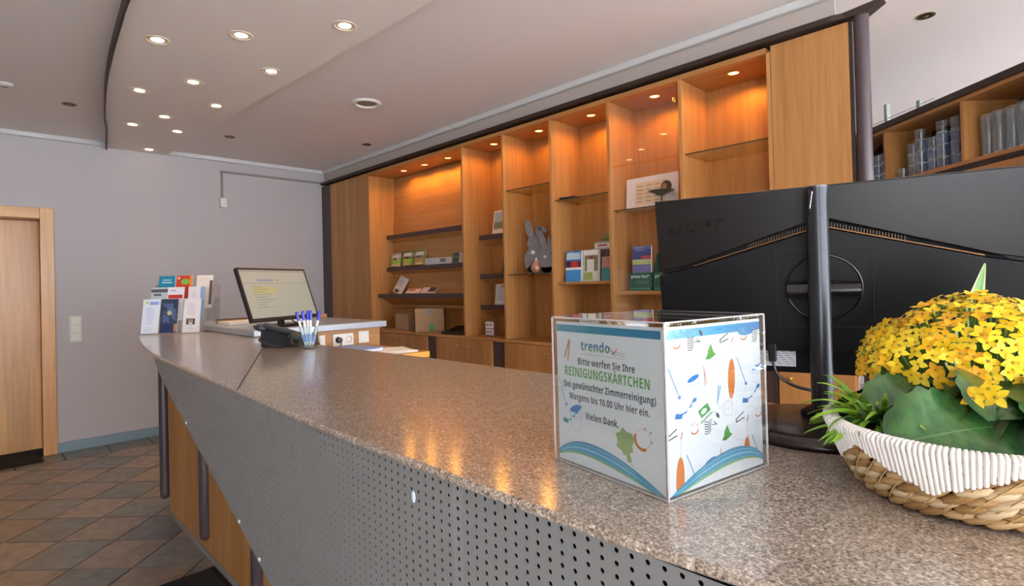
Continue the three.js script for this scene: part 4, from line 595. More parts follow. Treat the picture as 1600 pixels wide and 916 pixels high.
  box('smaller brown cardboard carton left of the green-stickered carton', 3.13, -4.66, 0.16, 0.155, 0.2, 0.1);
  { const o = thing('ring_binder', 'open black folder with papers lying right of the cartons', 'folder', [3.1, LEDGE + 0.001, -3.79], 0.2); part(o, 'lower_cover', bx(0.21, 0.004, 0.27, 'x', 0.001), blackPlastic, [0, 0.002, 0]); part(o, 'pages', bx(0.19, 0.012, 0.25, 'x', 0.001), M({ color: '#c9bdb4', roughness: 0.8 }), [0, 0.01, 0]); part(o, 'upper_cover', bx(0.21, 0.004, 0.27, 'x', 0.001), blackPlastic, [0.02, 0.036, 0], [0, 0, 0.22]); part(o, 'spine', bx(0.004, 0.03, 0.27, 'y', 0.001), blackPlastic, [-0.106, 0.015, 0]); }
  // felt rabbits: silhouettes cut from thick felt
  const felt = M({ map: feltMap, color: '#ffffff', roughness: 1 });
  const rabbit = (name, label, x, y, z, k) => {
    const e = (cx, cy, rx, ry, rot = 0, d = 0.016) => { const s = new THREE.Shape(); s.absellipse(cx, cy, rx, ry, 0, 2 * PI, false, rot); return new THREE.ExtrudeGeometry(s, { depth: d, bevelEnabled: true, bevelSize: 0.002, bevelThickness: 0.002, bevelSegments: 2, curveSegments: 28 }); };
    const o = thing(name, label, 'ornament', [x, y, z]); o.rotation.y = -PI / 2; o.scale.set(k * 1.2, k, k);
    const base = new THREE.Shape(); base.moveTo(-0.05, 0); base.lineTo(0.085, 0); base.lineTo(0.085, 0.06); base.lineTo(-0.05, 0.06); base.lineTo(-0.05, 0);
    part(o, 'body', metre(e(0.012, 0.105, 0.092, 0.104), 'y'), felt); part(o, 'feet', metre(new THREE.ExtrudeGeometry(base, { depth: 0.018, bevelEnabled: false }), 'y'), felt); part(o, 'head', metre(e(0.014, 0.24, 0.064, 0.056, 0.1, 0.0175), 'y'), felt, [0, 0, 0.0004]); part(o, 'ear', metre(e(-0.036, 0.345, 0.024, 0.082, 0.28), 'y'), felt);
    part(o, 'ear', metre(mergeGeometries([e(0.05, 0.315, 0.024, 0.052, 0.05), e(0.085, 0.335, 0.018, 0.042, 0.95)]), 'y'), felt); part(o, 'tail_button', new THREE.SphereGeometry(0.016, 16, 12), M({ color: '#e8dfe0', roughness: 0.9 }), [0.0, 0.165, 0.02]);
  };
  rabbit('felt_rabbit', 'large grey felt rabbit silhouette on the lower glass shelf', 3.12, 1.436, -2.89, 1.0); rabbit('felt_rabbit', 'smaller grey felt rabbit standing before the large one', 3.07, 1.436, -2.725, 0.74);
  { const o = thing('rabbit_egg', 'small shiny pink and copper egg ornament before the rabbits', 'ornament', [3.02, 1.436, -2.785]); part(o, 'egg', lathe([[0.0001, 0], [0.02, 0.002], [0.036, 0.02], [0.04, 0.045], [0.03, 0.075], [0.012, 0.092], [0.0001, 0.095]], 28), MP({ color: '#b98a72', roughness: 0.25, metalness: 0.35, clearcoat: 0.5 })); part(o, 'collar', new THREE.TorusGeometry(0.012, 0.004, 8, 20).rotateX(PI / 2).translate(0, 0.094, 0), M({ color: '#e3b6a8', roughness: 0.4 })); part(o, 'finial', new THREE.SphereGeometry(0.009, 14, 10).translate(0, 0.107, 0), whitePlastic); }
  // brochure bay
  single('tray', 'small black tray at the left of the upper glass shelf', 'tray', bx(0.16, 0.018, 0.13, 'x', 0.006), glossBlack, [3.09, 1.962, -2.48], 0.2);
  flat('brochure', 'blue brochure with red figure and snow, leftmost in its bay', 'brochure', 3.045, 1.367, -2.525, -2.385, 1.585, 0.06, (x, W, H) => { bar(x, '#2f78b8', 0, 0, W, H); bar(x, '#b7d2e2', W * 0.05, H * 0.06, W * 0.9, H * 0.22); bar(x, '#3c3550', 0, H * 0.34, W, H * 0.2); bar(x, '#c8302c', W * 0.35, H * 0.34, W * 0.45, H * 0.2); bar(x, '#eef0f2', 0, H * 0.54, W, H * 0.08); bar(x, '#3f97d6', 0, H * 0.62, W, H * 0.38); txt(x, W, H * 0.25, 3, '#e8eef2'); }, 0.03);
  flat('brochure', 'white and green brochure right of the blue one', 'brochure', 3.05, 1.367, -2.37, -2.245, 1.585, 0.06, (x, W, H) => { bar(x, '#d9d6c4', 0, 0, W, H); bar(x, '#eceae6', 0, 0, W, H * 0.14); txt(x, W, H * 0.14, 1, '#99a'); bar(x, '#7a7f58', W * 0.1, H * 0.18, W * 0.9, H * 0.5); bar(x, '#dcdccf', W * 0.25, H * 0.3, W * 0.5, H * 0.55); bar(x, '#8a3f44', W * 0.4, H * 0.18, W * 0.3, H * 0.12); bar(x, '#9dae5c', W * 0.05, H * 0.72, W * 0.6, H * 0.24); }, 0.03);
  flat('brochure', 'taller brochure with white title band in second row', 'brochure', 3.10, 1.367, -2.31, -2.175, 1.64, 0.05, (x, W, H) => { bar(x, '#a3a596', 0, 0, W, H); bar(x, '#e2ddd6', 0, H * 0.04, W, H * 0.12); bar(x, '#a8695c', W * 0.2, H * 0.07, W * 0.6, H * 0.05); bar(x, '#54453c', 0, H * 0.2, W, H * 0.8); }, 0.03); flat('brochure', 'olive brochure standing in the third row', 'brochure', 3.15, 1.367, -2.285, -2.14, 1.7, 0.05, (x, W, H) => { bar(x, '#6d6c48', 0, 0, W, H); bar(x, '#8d8a5c', 0, 0, W, H * 0.1); bar(x, '#49382e', 0, H * 0.25, W, H * 0.75); }, 0.03); flat('brochure', 'dark olive brochure at the very back, tallest of the bay', 'brochure', 3.2, 1.367, -2.25, -2.11, 1.755, 0.04, (x, W, H) => { bar(x, '#5d5a3a', 0, 0, W, H); bar(x, '#75734a', 0, 0, W, H * 0.1); }, 0.03);
  flat('brochure', 'small teal and pink brochure by the right divider', 'brochure', 3.04, 1.367, -2.205, -2.09, 1.53, 0.06, (x, W, H) => { bar(x, '#4f8e8a', 0, 0, W, H); bar(x, '#b98a78', 0, 0, W, H * 0.45); }, 0.02);
  flat('card_stand', 'small white card stand glimpsed above the clear box lid', 'card', 3.08, LEDGE + 0.001, -2.45, -2.28, 1.14, 0.1, (x, W, H) => { bar(x, '#dcd9d4', 0, 0, W, H); txt(x, W, H, 6, '#99a'); }, 0.02);
  // glass-doored bay
  flat('framed_card', 'large white card with drawing of figure on the glass shelf', 'picture', 3.10, 1.823, -2.035, -1.66, 2.035, 0.08, (x, W, H) => { bar(x, '#e6dcd6', 0, 0, W, H); bar(x, '#e2c7a4', W * 0.18, H * 0.16, W * 0.58, H * 0.72); x.fillStyle = '#a8906e'; for (let r = 0; r < 5; r++) for (let c = 0; c < 3; c++) x.fillRect(W * (0.22 + c * 0.17), H * (0.26 + r * 0.12), W * 0.11, 3); x.fillStyle = '#4a3428'; x.beginPath(); x.arc(W * 0.78, H * 0.4, H * 0.18, 0, 7); x.fill(); x.fillStyle = '#b5804a'; x.beginPath(); x.arc(W * 0.75, H * 0.38, H * 0.09, 0, 7); x.fill(); }, 0.012);
  { const o = thing('glass_dish', 'shallow dark glass dish standing before the framed card', 'dish', [3.045, 1.823, -1.74]); part(o, 'bowl', lathe([[0.001, 0.06], [0.012, 0.062], [0.075, 0.088], [0.08, 0.092], [0.07, 0.089], [0.012, 0.068], [0.001, 0.067]], 32), MP({ color: '#5c5f4e', roughness: 0.15, transmission: 0.4, thickness: 0 })); part(o, 'stem', lathe([[0.0001, 0], [0.028, 0.001], [0.03, 0.004], [0.006, 0.012], [0.005, 0.06]], 24), M({ color: '#4c4c40', roughness: 0.2 })); }
  const gbox = (label, z) => { const o = thing('display_carton', label, 'display box', [3.06, 1.298, z]); const gm = M({ color: '#24584a', roughness: 0.6 }); part(o, 'tray', bx(0.09, 0.115, 0.165, 'y', 0.001), gm, [0.045, 0.0575, 0]); const s = new THREE.Shape([[0.02, 0.11], [0.09, 0.11], [0.09, 0.24], [0.075, 0.24]].map(([a, b]) => new THREE.Vector2(a, b))); for (const k of [-0.082, 0.08]) part(o, 'side_flap', metre(new THREE.ExtrudeGeometry(s, { depth: 0.002, bevelEnabled: false }), 'y'), gm, [0, 0, k]); part(o, 'front_print', new THREE.PlaneGeometry(0.164, 0.113), M({ map: print(192, 132, (x, W, H) => { bar(x, '#1f5c4c', 0, 0, W, H); x.fillStyle = '#e8efe8'; x.font = 'bold 30px sans-serif'; x.fillText('prima fact°', 14, 38, 160); bar(x, '#6a8a78', 60, 62, 110, 4); bar(x, '#6a8a78', 60, 76, 110, 4); x.fillStyle = '#5fb08a'; for (let i = 0; i < 7; i++) x.fillRect(14 + i * 24, 112, 12, 12); }), roughness: 0.5 }), [-0.0006, 0.0575, 0], [0, -PI / 2, 0]); };
  gbox('dark green display carton with booklet behind the glass door', -1.915); gbox('second dark green display carton, partly hidden by black monitor', -1.74);
  flat('booklet', 'blue booklet with red and green bands in green carton', 'booklet', 3.075, 1.413, -1.985, -1.845, 1.585, 0.05, (x, W, H) => { bar(x, '#3c4a8a', 0, 0, W, H); bar(x, '#5a6aa8', 0, 0, W, H * 0.12); bar(x, '#c0404a', W * 0.5, H * 0.36, W * 0.5, H * 0.12); bar(x, '#a9b87a', 0, H * 0.5, W, H * 0.2); bar(x, '#7a76b0', 0, H * 0.72, W, H * 0.28); txt(x, W, H * 0.3, 2, '#c9d0e8'); }, 0.012);
}

// ---------------------------------------------------------------- basket and plants
{
  const BX = 0.834, BZ = -0.082, R1 = 0.146, Rb = 0.112, Hb = 0.073;
  const o = thing('woven_basket', 'round woven seagrass basket with white corded rim holding the plants', 'basket', [BX, HC, BZ]);
  const prof = (t) => Rb + (R1 - Rb) * Math.pow(t, 0.72);
  part(o, 'shell', lathe([[0.0001, 0.004], [Rb - 0.006, 0.004], ...[0, 0.2, 0.4, 0.6, 0.8, 1].map((t) => [prof(t) - 0.007, 0.006 + t * Hb]), [R1 - 0.012, 0.006 + Hb], ...[0.8, 0.5, 0.2].map((t) => [prof(t) - 0.013, 0.01 + t * Hb])], 72), M({ color: '#4a3823', roughness: 0.95 }));
  // overlapping twisted strands, ring by ring
  const straws = ['#ffffff', '#d9c4a2', '#f2e4cc', '#bfa57c'].map((c) => M({ map: strawMap, color: c, roughness: 0.85 }));
  const sg = []; for (let k = 0; k < 3; k++) { const g = new THREE.SphereGeometry(1, 8, 6); g.scale(0.0165 + 0.0015 * k, 0.0062, 0.0058); g.rotateZ(0.36 + 0.08 * k); sg.push(g); }
  const rows = 7; let made = 0;
  for (let r = 0; r < rows; r++) { const t = (r + 0.3) / rows, rad = prof(t) - 0.002, n = 38; for (let i = 0; i < n; i++) { const a = ((i + (r % 2) * 0.5) / n) * 2 * PI + rr(-0.02, 0.02); const m = part(o, 'woven_strand', sg[Math.floor(rnd() * 3)], straws[Math.floor(rnd() * 4)], [Math.cos(a) * rad, 0.008 + t * Hb + rr(-0.001, 0.001), Math.sin(a) * rad], [0, -a + PI / 2, 0]); m.rotation.order = 'YXZ'; m.rotation.x = 0.5 - 0.0; made++; } }
  // fine binding threads lying slantwise over the strands
  const threads = []; for (let i = 0; i < 44; i++) { const a0 = (i / 44) * 2 * PI; const pts = []; for (let k = 0; k <= 6; k++) { const t = (k / 6) * 0.92 + 0.02; const a = a0 - t * 0.5, rad = prof(t) + 0.0032; pts.push(new THREE.Vector3(Math.cos(a) * rad, 0.008 + t * Hb, Math.sin(a) * rad)); } threads.push(new THREE.TubeGeometry(new THREE.CatmullRomCurve3(pts), 12, 0.0007, 4)); }
  part(o, 'binding_thread', merged(threads), M({ color: '#c9ac78', roughness: 0.9 }));
  // white cords wrapped over the rim with a zigzag lower edge
  const cordM = M({ color: '#efeae2', roughness: 0.9 }), cg = Array.from({ length: 16 }, (_, k0) => { const L = 0.014 + (0.034 * k0) / 15, c = [new THREE.Vector3(-0.012, 0.002, 0), new THREE.Vector3(-0.004, 0.0052, 0)]; for (let k = 0; k <= 7; k++) { const d = (k / 7) * L, t = Math.max(0, 1 - d / Hb); c.push(new THREE.Vector3(prof(t) - R1 + 0.0032, -d + 0.002, 0)); } const e = c[c.length - 1]; return mergeGeometries([new THREE.TubeGeometry(new THREE.CatmullRomCurve3(c), 10, 0.0027, 6), new THREE.SphereGeometry(0.0027, 6, 4).translate(e.x, e.y, 0)]); });
  const nC = 180; for (let i = 0; i < nC; i++) { const a = (i / nC) * 2 * PI + rr(-0.003, 0.003), ph = (((i / 30 - (189 / 60) + 60) % 1) + 1) % 1; part(o, 'rim_cord', cg[Math.round(15 * Math.abs(1 - 2 * ph))], cordM, [Math.cos(a) * R1, 0.006 + Hb, Math.sin(a) * R1], [0, -a, 0]); }
  part(o, 'soil', lathe([[0.0001, 0.006], [0.08, 0.004], [0.135, 0]], 48).translate(0, 0.062, 0), M({ color: '#2a1e16', roughness: 1 }));

  // leaf: a curved, slightly folded blade with a scalloped outline
  function leafGeo(L, W, { droop = 0.3, fold = 0.2, scallop = 0.06, n = 9, wave = 0.0, tip = 1, pow = 2, blunt = false } = {}) {
    const nu = 26, nv = 8, P = [], U = [], I = [];
    for (let i = 0; i <= nu; i++) { const u = i / nu; let w = Math.pow(Math.sin(PI * Math.pow(u, 0.8) * 0.985 + 0.012), 0.75) * W / 2; if (blunt) w = Math.pow(Math.max(0, 1 - Math.pow(Math.abs(u * 1.9 - 0.95) / 0.955, 2.6)), 0.55) * (0.72 + 0.42 * u) * W / 2; w *= 1 + scallop * Math.abs(Math.sin(u * n * PI)) - scallop * 0.5; if (tip < 1) w *= 1 - (1 - tip) * u; if (i === 0) w = W * 0.05;
      for (let j = 0; j <= nv; j++) { const v = (j / nv) * 2 - 1; const x = u * L, y = -droop * L * Math.pow(u, pow) + fold * Math.abs(v) * w - 0.0 + wave * Math.sin(u * 9 + v * 2) * Math.abs(v) * W; P.push(x * (1 - 0.25 * droop * u), y, v * w); U.push(u, j / nv); } }
    for (let i = 0; i < nu; i++) for (let j = 0; j < nv; j++) { const a = i * (nv + 1) + j, b = a + nv + 1; I.push(a, a + 1, b, b, a + 1, b + 1); }
    const g = new THREE.BufferGeometry(); g.setAttribute('position', new THREE.Float32BufferAttribute(P, 3)); g.setAttribute('uv', new THREE.Float32BufferAttribute(U, 2)); g.setIndex(I); g.computeVertexNormals(); return g;
  }
  const leafMap = print(256, 128, (x, W, H) => { x.fillStyle = '#2f5a2a'; x.fillRect(0, 0, W, H); for (let i = 0; i < 260; i++) { x.fillStyle = ['rgba(70,120,52,.25)', 'rgba(32,70,34,.25)', 'rgba(110,110,50,.14)'][i % 3]; x.beginPath(); x.ellipse(rnd() * W, rnd() * H, 14, 6, rnd() * 3, 0, 7); x.fill(); } x.strokeStyle = '#5d8348'; x.lineWidth = 2; x.beginPath(); x.moveTo(0, H / 2); x.lineTo(W * 0.95, H / 2); x.stroke(); x.strokeStyle = 'rgba(80,120,66,.35)'; x.lineWidth = 1.3; for (let i = 1; i < 8; i++) for (const s of [-1, 1]) { x.beginPath(); x.moveTo(i * 28, H / 2); x.quadraticCurveTo(i * 28 + 24, H / 2 + s * 26, i * 28 + 32, H / 2 + s * 56); x.stroke(); } });
  const leafMats = ['#ffffff', '#cfe0c4', '#e9dfb8'].map((c) => MP({ map: leafMap, color: c, roughness: 0.34, clearcoat: 0.5, clearcoatRoughness: 0.2, side: THREE.DoubleSide }));
  const k = thing('potted_kalanchoe', 'kalanchoe with clusters of small yellow flowers and broad scalloped dark green leaves', 'plant', [0.895, HC + 0.062, -0.085]);
    const addLeaf = (g, m, pos, ax, pitch, roll = 0) => { const l = part(k, 'leaf', g, m, pos); l.rotation.set(roll, -ax, pitch, 'YZX'); return l; };
  const LG = [leafGeo(0.14, 0.105, { droop: 0.45, fold: 0.22, n: 8, wave: 0.05, scallop: 0.12, blunt: true }), leafGeo(0.115, 0.08, { droop: 0.35, fold: 0.3, n: 7, wave: 0.04, scallop: 0.12, blunt: true }), leafGeo(0.1, 0.065, { droop: 0.25, fold: 0.35, n: 7 }), leafGeo(0.14, 0.105, { droop: 0.26, pow: 2, fold: 0.1, n: 7, wave: 0.07, scallop: 0.16, blunt: true })];
  // the big drooping leaf over the rim, then the ring of leaves
  addLeaf(LG[3], leafMats[0], [-0.098, 0.034, 0.052], PI * 1.22, 0.04, -0.72); addLeaf(LG[0], leafMats[0], [-0.03, 0.05, 0.05], PI - 0.55, 0.12, -0.2); addLeaf(LG[1], leafMats[1], [-0.02, 0.03, -0.03], PI + 0.75, 0.1, 0.25); addLeaf(LG[1], leafMats[0], [-0.03, 0.07, 0.05], PI - 0.9, 0.2); addLeaf(LG[1], leafMats[0], [-0.03, 0.045, -0.015], PI + 0.35, 0.1, 0.35); addLeaf(LG[1], leafMats[1], [-0.03, 0.07, 0.02], PI - 0.2, 0.1, -0.3);
  for (let i = 0; i < 26; i++) { const a = (i / 26) * 2 * PI + rr(-0.15, 0.15), r = rr(0.01, 0.05), side = Math.sin(a) < -0.35; const l = addLeaf(LG[1 + (i % 2)], leafMats[i % 3 === 2 ? 1 : i % 2], [Math.cos(a) * r, side ? rr(0.005, 0.025) : rr(0.02, 0.055), Math.sin(a) * r], a, rr(0.0, 0.25), rr(-0.3, 0.3)); if (side) l.scale.setScalar(0.72); }
  for (let i = 0; i < 12; i++) { const a = PI + rr(-1.5, 0.5), r = rr(0.02, 0.06); addLeaf(LG[2], leafMats[i % 2], [Math.cos(a) * r, rr(0.025, 0.05), Math.sin(a) * r], a, rr(0.0, 0.2), rr(-0.4, 0.4)); }
  addLeaf(LG[1], leafMats[0], [-0.02, 0.04, -0.05], PI + 1.15, 0.12, 0.35); addLeaf(LG[1], leafMats[1], [-0.04, 0.032, -0.04], PI + 0.75, 0.14, 0.3); addLeaf(LG[1], leafMats[0], [-0.04, 0.05, -0.02], PI + 0.5, 0.05, -0.5);
  // flower heads
  const stemM = M({ color: '#5f8a3a', roughness: 0.6 }), petal = leafGeo(0.0098, 0.0078, { droop: 0.2, fold: 0.1, scallop: 0, tip: 0.75 });
  const flower = (open) => { const list = []; for (let p = 0; p < 4; p++) { const q = petal.clone(); q.translate(0.0012, 0, 0); q.rotateZ(open); q.rotateY((p * PI) / 2 + rr(-0.12, 0.12)); list.push(q); } return mergeGeometries(list); };
  const FG = [flower(0.15), flower(0.35), flower(0.6), flower(0.05)], throatG = new THREE.ConeGeometry(0.0022, 0.012, 6).rotateX(PI).translate(0, -0.0055, 0), eyeG = new THREE.SphereGeometry(0.0012, 6, 5);
  const yel = ['#ffd90f', '#fecb0a', '#ffe030', '#f9b90c'].map((c) => MP({ color: c, roughness: 0.55, side: THREE.DoubleSide, transmission: 0.25, thickness: 0 })), eyeM = M({ color: '#b9801a', roughness: 0.7 }), throatM = M({ color: '#b3b53a', roughness: 0.6 });
  const up = new THREE.Vector3(0, 1, 0), dir = new THREE.Vector3(), cen = new THREE.Vector3(0.036, 0.064, -0.004);
  const stems = []; const addFlower = (pos, n, s = 1) => { const i = Math.floor(rnd() * 4), f = part(k, 'flower', FG[i], yel[Math.floor(rnd() * 3.4)], pos.toArray()); f.quaternion.setFromUnitVectors(up, n); f.rotateY(rnd() * 6); f.scale.setScalar(s * rr(1.0, 1.25)); part(f, 'throat', throatG, throatM); part(f, 'eye', eyeG, eyeM, [0, 0.0012, 0]); const e = pos.clone().addScaledVector(n, -0.01); stems.push(new THREE.TubeGeometry(new THREE.QuadraticBezierCurve3(new THREE.Vector3(pos.x * 0.55, 0.05 + 0.3 * (pos.y - 0.05), pos.z * 0.55), new THREE.Vector3(pos.x * 0.8, pos.y - 0.035, pos.z * 0.8), e), 6, 0.0011, 4)); };
  let count = 0; for (let i = 0; i < 2600 && count < 272; i++) {
    const a = rnd() * 2 * PI, e = Math.asin(rr(0.02, 1)); dir.set(Math.cos(a) * Math.cos(e), Math.sin(e), Math.sin(a) * Math.cos(e));
    if (dir.x > 0.45) continue; // the far side, hidden behind the blossom
    const bump = 0.86 + 0.24 * N1(a * 2.2 + 5, e * 4 + 2, 64, 64) , p = new THREE.Vector3(cen.x + dir.x * 0.112 * bump, cen.y + dir.y * 0.1 * bump, cen.z + dir.z * 0.124 * bump);
    if (k.children.some((c) => c.name === 'flower' && c.position.distanceTo(p) < 0.0105)) continue;
    const n = dir.clone().add(new THREE.Vector3(rr(-0.35, 0.15), rr(0, 0.4), rr(-0.3, 0.3))).normalize(); addFlower(p, n); count++;
  }
  for (const [x, y, z] of [[-0.105, 0.035, -0.09], [-0.11, 0.028, -0.085], [-0.11, 0.018, -0.095], [-0.098, 0.01, -0.088], [-0.125, 0.068, 0.02], [-0.13, 0.074, 0.026], [-0.132, 0.066, 0.032], [-0.128, 0.062, 0.014], [-0.09, 0.04, -0.105], [-0.13, 0.04, 0.1], [-0.135, 0.05, 0.092], [-0.13, 0.033, 0.106]]) addFlower(new THREE.Vector3(x, y, z), new THREE.Vector3(-0.8, 0.5, rr(-0.4, 0.3)).normalize(), 1.05);
  part(k, 'flower_stems', merged(stems), stemM);

  // spider-grass at the left of the basket
  const gr = thing('grass_plant', 'small light green grassy plant spilling over left side of the basket', 'plant', [0.80, HC + 0.068, -0.165]);
  const blade = (L, w, rise, fall) => { const P = [], U = [], I = [], n = 12; for (let i = 0; i <= n; i++) { const u = i / n, ww = w * Math.pow(Math.sin(PI * (0.12 + 0.88 * u)), 0.6) * (1 - 0.25 * u); const x = L * u, y = rise * u - fall * u * u; P.push(x, y + 0.0012, -ww / 2, x, y, 0, x, y + 0.0012, ww / 2); U.push(u, 0, u, 0.5, u, 1); } for (let i = 0; i < n; i++) for (let j = 0; j < 2; j++) { const a = i * 3 + j, b = a + 3; I.push(a, a + 1, b, b, a + 1, b + 1); } const g = new THREE.BufferGeometry(); g.setAttribute('position', new THREE.Float32BufferAttribute(P, 3)); g.setAttribute('uv', new THREE.Float32BufferAttribute(U, 2)); g.setIndex(I); g.computeVertexNormals(); return g; };
  const BG = [blade(0.075, 0.0082, 0.06, 0.06), blade(0.085, 0.0085, 0.045, 0.06), blade(0.06, 0.0075, 0.075, 0.045), blade(0.082, 0.0088, 0.03, 0.045), blade(0.05, 0.0075, 0.065, 0.03)], bm = ['#93c034', '#7bab33', '#a6cc4c', '#689a2e'].map((c) => MP({ color: c, roughness: 0.45, side: THREE.DoubleSide, transmission: 0.15, thickness: 0 }));
  for (let i = 0; i < 74; i++) { const a = rr(-1.0, 2.9) + PI * 0.72, r = rr(0, 0.016), b = part(gr, 'blade', BG[Math.floor(rnd() * 5)], bm[Math.floor(rnd() * 4)], [Math.cos(a) * r, rr(0, 0.012), Math.sin(a) * r]); b.rotation.set(rr(-0.4, 0.4), -a, rr(-0.1, 0.3), 'YZX'); b.scale.setScalar(rr(0.75, 1.08)); }
  // single variegated leaf rising behind the flowers
  const v = thing('variegated_plant', 'single upright green leaf with cream edges rising behind the yellow flowers', 'plant', [1.0, HC + 0.07, -0.125]);
  const vm = print(64, 64, (x, W, H) => { x.fillStyle = '#b9b974'; x.fillRect(0, 0, W, H); x.fillStyle = '#4f8218'; x.fillRect(0, H * 0.14, W, H * 0.72); x.fillStyle = '#5f9424'; x.fillRect(0, H * 0.45, W, H * 0.12); }); const vmat = MP({ map: vm, roughness: 0.45, side: THREE.DoubleSide, transmission: 0.15, thickness: 0 });
  const vl = part(v, 'leaf', leafGeo(0.215, 0.05, { droop: 0.02, fold: 0.12, scallop: 0, tip: 0.55 }), vmat, [0, 0, 0]); vl.rotation.set(0.35, 0, 0); vl.quaternion.setFromRotationMatrix(new THREE.Matrix4().makeBasis(new THREE.Vector3(0.225, 0.95, 0.222).normalize(), new THREE.Vector3(-0.70, 0.0, 0.71).normalize(), new THREE.Vector3(0.674, -0.317, 0.667).normalize()));
  for (const [a, t] of [[2.2, 0.5], [0.4, 0.4]]) { const l2 = part(v, 'leaf', leafGeo(0.11, 0.026, { droop: 0.3, fold: 0.35, scallop: 0, tip: 0.55 }), vmat, [0, 0.005, 0]); l2.rotation.set(0, -a, 0.9 - t, 'YZX'); }
}

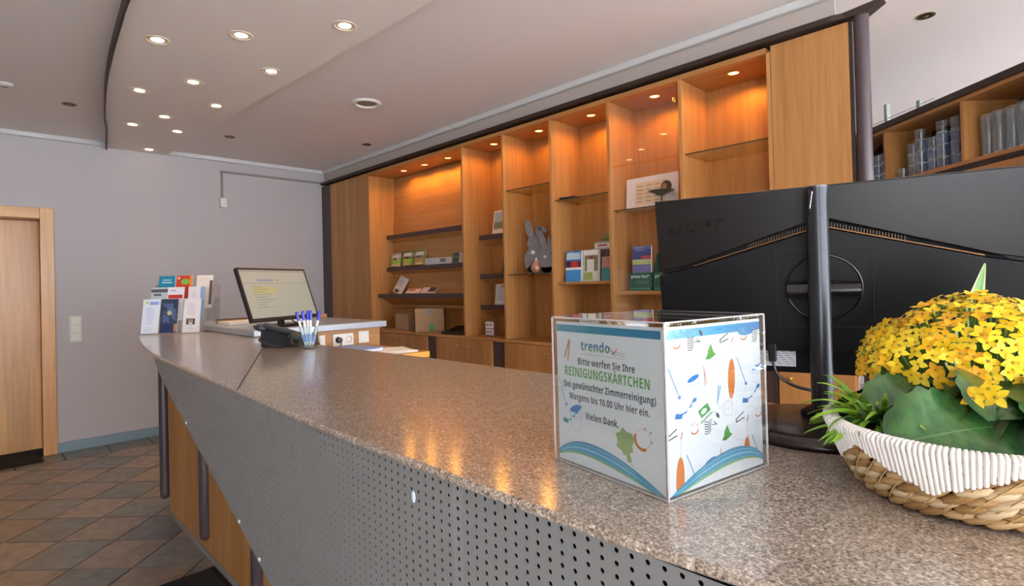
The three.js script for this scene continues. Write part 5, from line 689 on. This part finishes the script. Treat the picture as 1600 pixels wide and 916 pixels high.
// ---------------------------------------------------------------- bar with overhead glass rack at right
{
  // local x runs away from the viewer along the rack, local z to the picture's right (into the rack); origin at its near lower front corner
  const yaw = Math.atan2(0.7103, 0.7039), org = [2.6 * 0.7103 + 2.2 * 0.7039, 2.0, 2.6 * 0.7039 - 2.2 * 0.7103];
  const o = thing('glass_rack', 'overhead wooden bar rack with open compartments and dark top edge', 'shelf', org, yaw), L = 3.2, D = 0.34, Hh = 0.345;
  const q = (n, m, x0, x1, y0, y1, z0, z1, gr) => { const [g, c] = span(x0, x1, y0, y1, z0, z1, gr); return part(o, n, g, m, c); };
  q('bottom_board', wood, 0, L, -0.022, 0, 0, D, 'x'); q('front_strip', blackTrim, 0, L, -0.05, -0.022, 0.012, 0.03, 'x'); q('lower_board', wood, 0, L, -0.11, -0.05, 0.02, 0.04, 'x');
  q('top_board', wood, 0, L, Hh, Hh + 0.022, 0, D, 'x'); q('top_edge', blackTrim, 0, L, Hh + 0.022, Hh + 0.062, -0.016, D, 'x'); q('back_panel', M({ color: '#20242c', roughness: 0.7 }), 0, L, 0, Hh, D - 0.012, D, 'x');
  const xs = [0.0, 0.30, 0.93, 1.58, 2.23, 2.88]; for (const x of xs) q('divider', wood, x - 0.011, x + 0.011, 0, Hh, 0.004, D - 0.013);
  const W = (x, y, z) => [org[0] + x * 0.7039 + z * 0.7103, org[1] + y, org[2] - x * 0.7103 + z * 0.7039];
  const rail = thing('gallery_rail', 'steel posts with thin rods standing on top of bar rack', 'rail', org, yaw); const rp = M({ color: '#b9c4bd', roughness: 0.3, metalness: 0.7 });
  for (const [x, h] of [[1.37, 0.09], [1.68, 0.165], [1.98, 0.18], [2.28, 0.18]]) part(rail, 'post', bx(0.03, h, 0.03, 'y', 0.003), rp, [x, Hh + 0.062 + h / 2, 0.1]); for (const y of [0.1, 0.125]) part(rail, 'rod', cyl(0.0025, 0.9, 8).rotateZ(PI / 2), rp, [1.7, Hh + y, 0.1]);
  for (const x of [0.15, 2.85]) for (const z of [0.08, 0.26]) part(rail, 'hanger_rod', cyl(0.008, CEIL - org[1] - Hh - 0.06, 12), chrome, [x, (CEIL - org[1] + Hh + 0.06) / 2, z]);
  const blue = M({ color: '#1f5da8', roughness: 0.6 });
  const carton = (x, label) => { const c = thing('blue_crate', label, 'crate', W(x, 0.001, 0.26), yaw); part(c, 'body', bx(0.5, 0.25, 0.1, 'x', 0.004), blue, [0, 0.125, 0]); part(c, 'rim', bx(0.52, 0.02, 0.112, 'x', 0.003), M({ color: '#2a6cba', roughness: 0.5 }), [0, 0.252, 0]); };
  carton(0.62, 'blue crate behind the tall glasses in bar rack'); carton(1.26, 'blue crate behind the stacked tumblers in bar rack'); carton(1.91, 'blue crate in far compartment next to brown pillar');
  const tum = (() => { const g = thing('tumbler', 'x', 'glass', W(1, 0, 0), 0, 'stacked tumblers in the bar rack'); part(g, 'bowl', lathe([[0.0001, 0.002], [0.027, 0.002], [0.029, 0.006], [0.035, 0.072], [0.034, 0.0725], [0.033, 0.072], [0.0275, 0.012], [0.0001, 0.01]], 20), barGlass); part(g, 'foot_rim', lathe([[0.027, 0], [0.03, 0.002], [0.029, 0.007]], 20), MP({ color: '#e9eeee', transmission: 0.5, thickness: 0, roughness: 0.2 })); return g; })();
  let first = true; const cols = [[1.50, 1], [1.42, 3], [1.335, 4], [1.245, 3], [1.155, 4], [1.06, 4]];
  cols.forEach(([x, n], c) => { for (let i = 0; i < n; i++) { const label = `${['bottom', 'second', 'third', 'topmost'][i]} tumbler of the ${['single-glass column at far left', 'column second from left', 'column third from left', 'fourth column', 'fifth column', 'column beside the divider'][c]} in bar rack`; const p = W(x, 0.001 + i * 0.0735, 0.07 + 0.012 * (c % 2)); if (first) { first = false; tum.position.set(...p); tum.userData.label = label; } else copy(tum, label, p); } });
  for (let c = 0; c < 4; c++) for (let i = 0; i < 3; i++) copy(tum, `${['bottom', 'middle', 'top'][i]} tumbler of ${['first', 'second', 'third', 'fourth'][c]} column behind the pillar's right side`, W(1.66 + c * 0.085, 0.001 + i * 0.0735, 0.07));
  for (const g of scene.children) if (g.name.startsWith('tumbler')) g.userData.group = 'stacked tumblers in the bar rack';
  const hi = thing('highball_glass', 'tall highball glass nearest the divider in bar rack', 'glass', W(0.84, 0.001, 0.075), 0, 'tall highball glasses in the bar rack');
  part(hi, 'bowl', lathe([[0.0001, 0.002], [0.027, 0.002], [0.029, 0.008], [0.034, 0.235], [0.033, 0.236], [0.032, 0.235], [0.0265, 0.02], [0.0001, 0.016]], 22), barGlass); part(hi, 'base', lathe([[0.0001, 0.003], [0.0255, 0.003], [0.026, 0.017], [0.0001, 0.015]], 20), MP({ color: '#f0f2f2', transmission: 0.4, thickness: 0, roughness: 0.2 }));
  [[0.765, 0.07, 'second tall highball glass from the divider'], [0.69, 0.075, 'third tall highball glass from the divider'], [0.615, 0.07, 'fourth tall highball glass from the divider, before blue crate'], [0.545, 0.075, 'fifth tall highball glass, near the picture edge'], [0.47, 0.07, 'sixth tall highball glass, at the picture edge'], [0.80, 0.15, 'tall highball glass in second row behind the first'], [0.725, 0.15, 'tall highball glass in second row behind the second']].forEach(([x, z, l]) => copy(hi, l, W(x, 0.001, z)));
}


renderer.render(scene, camera);
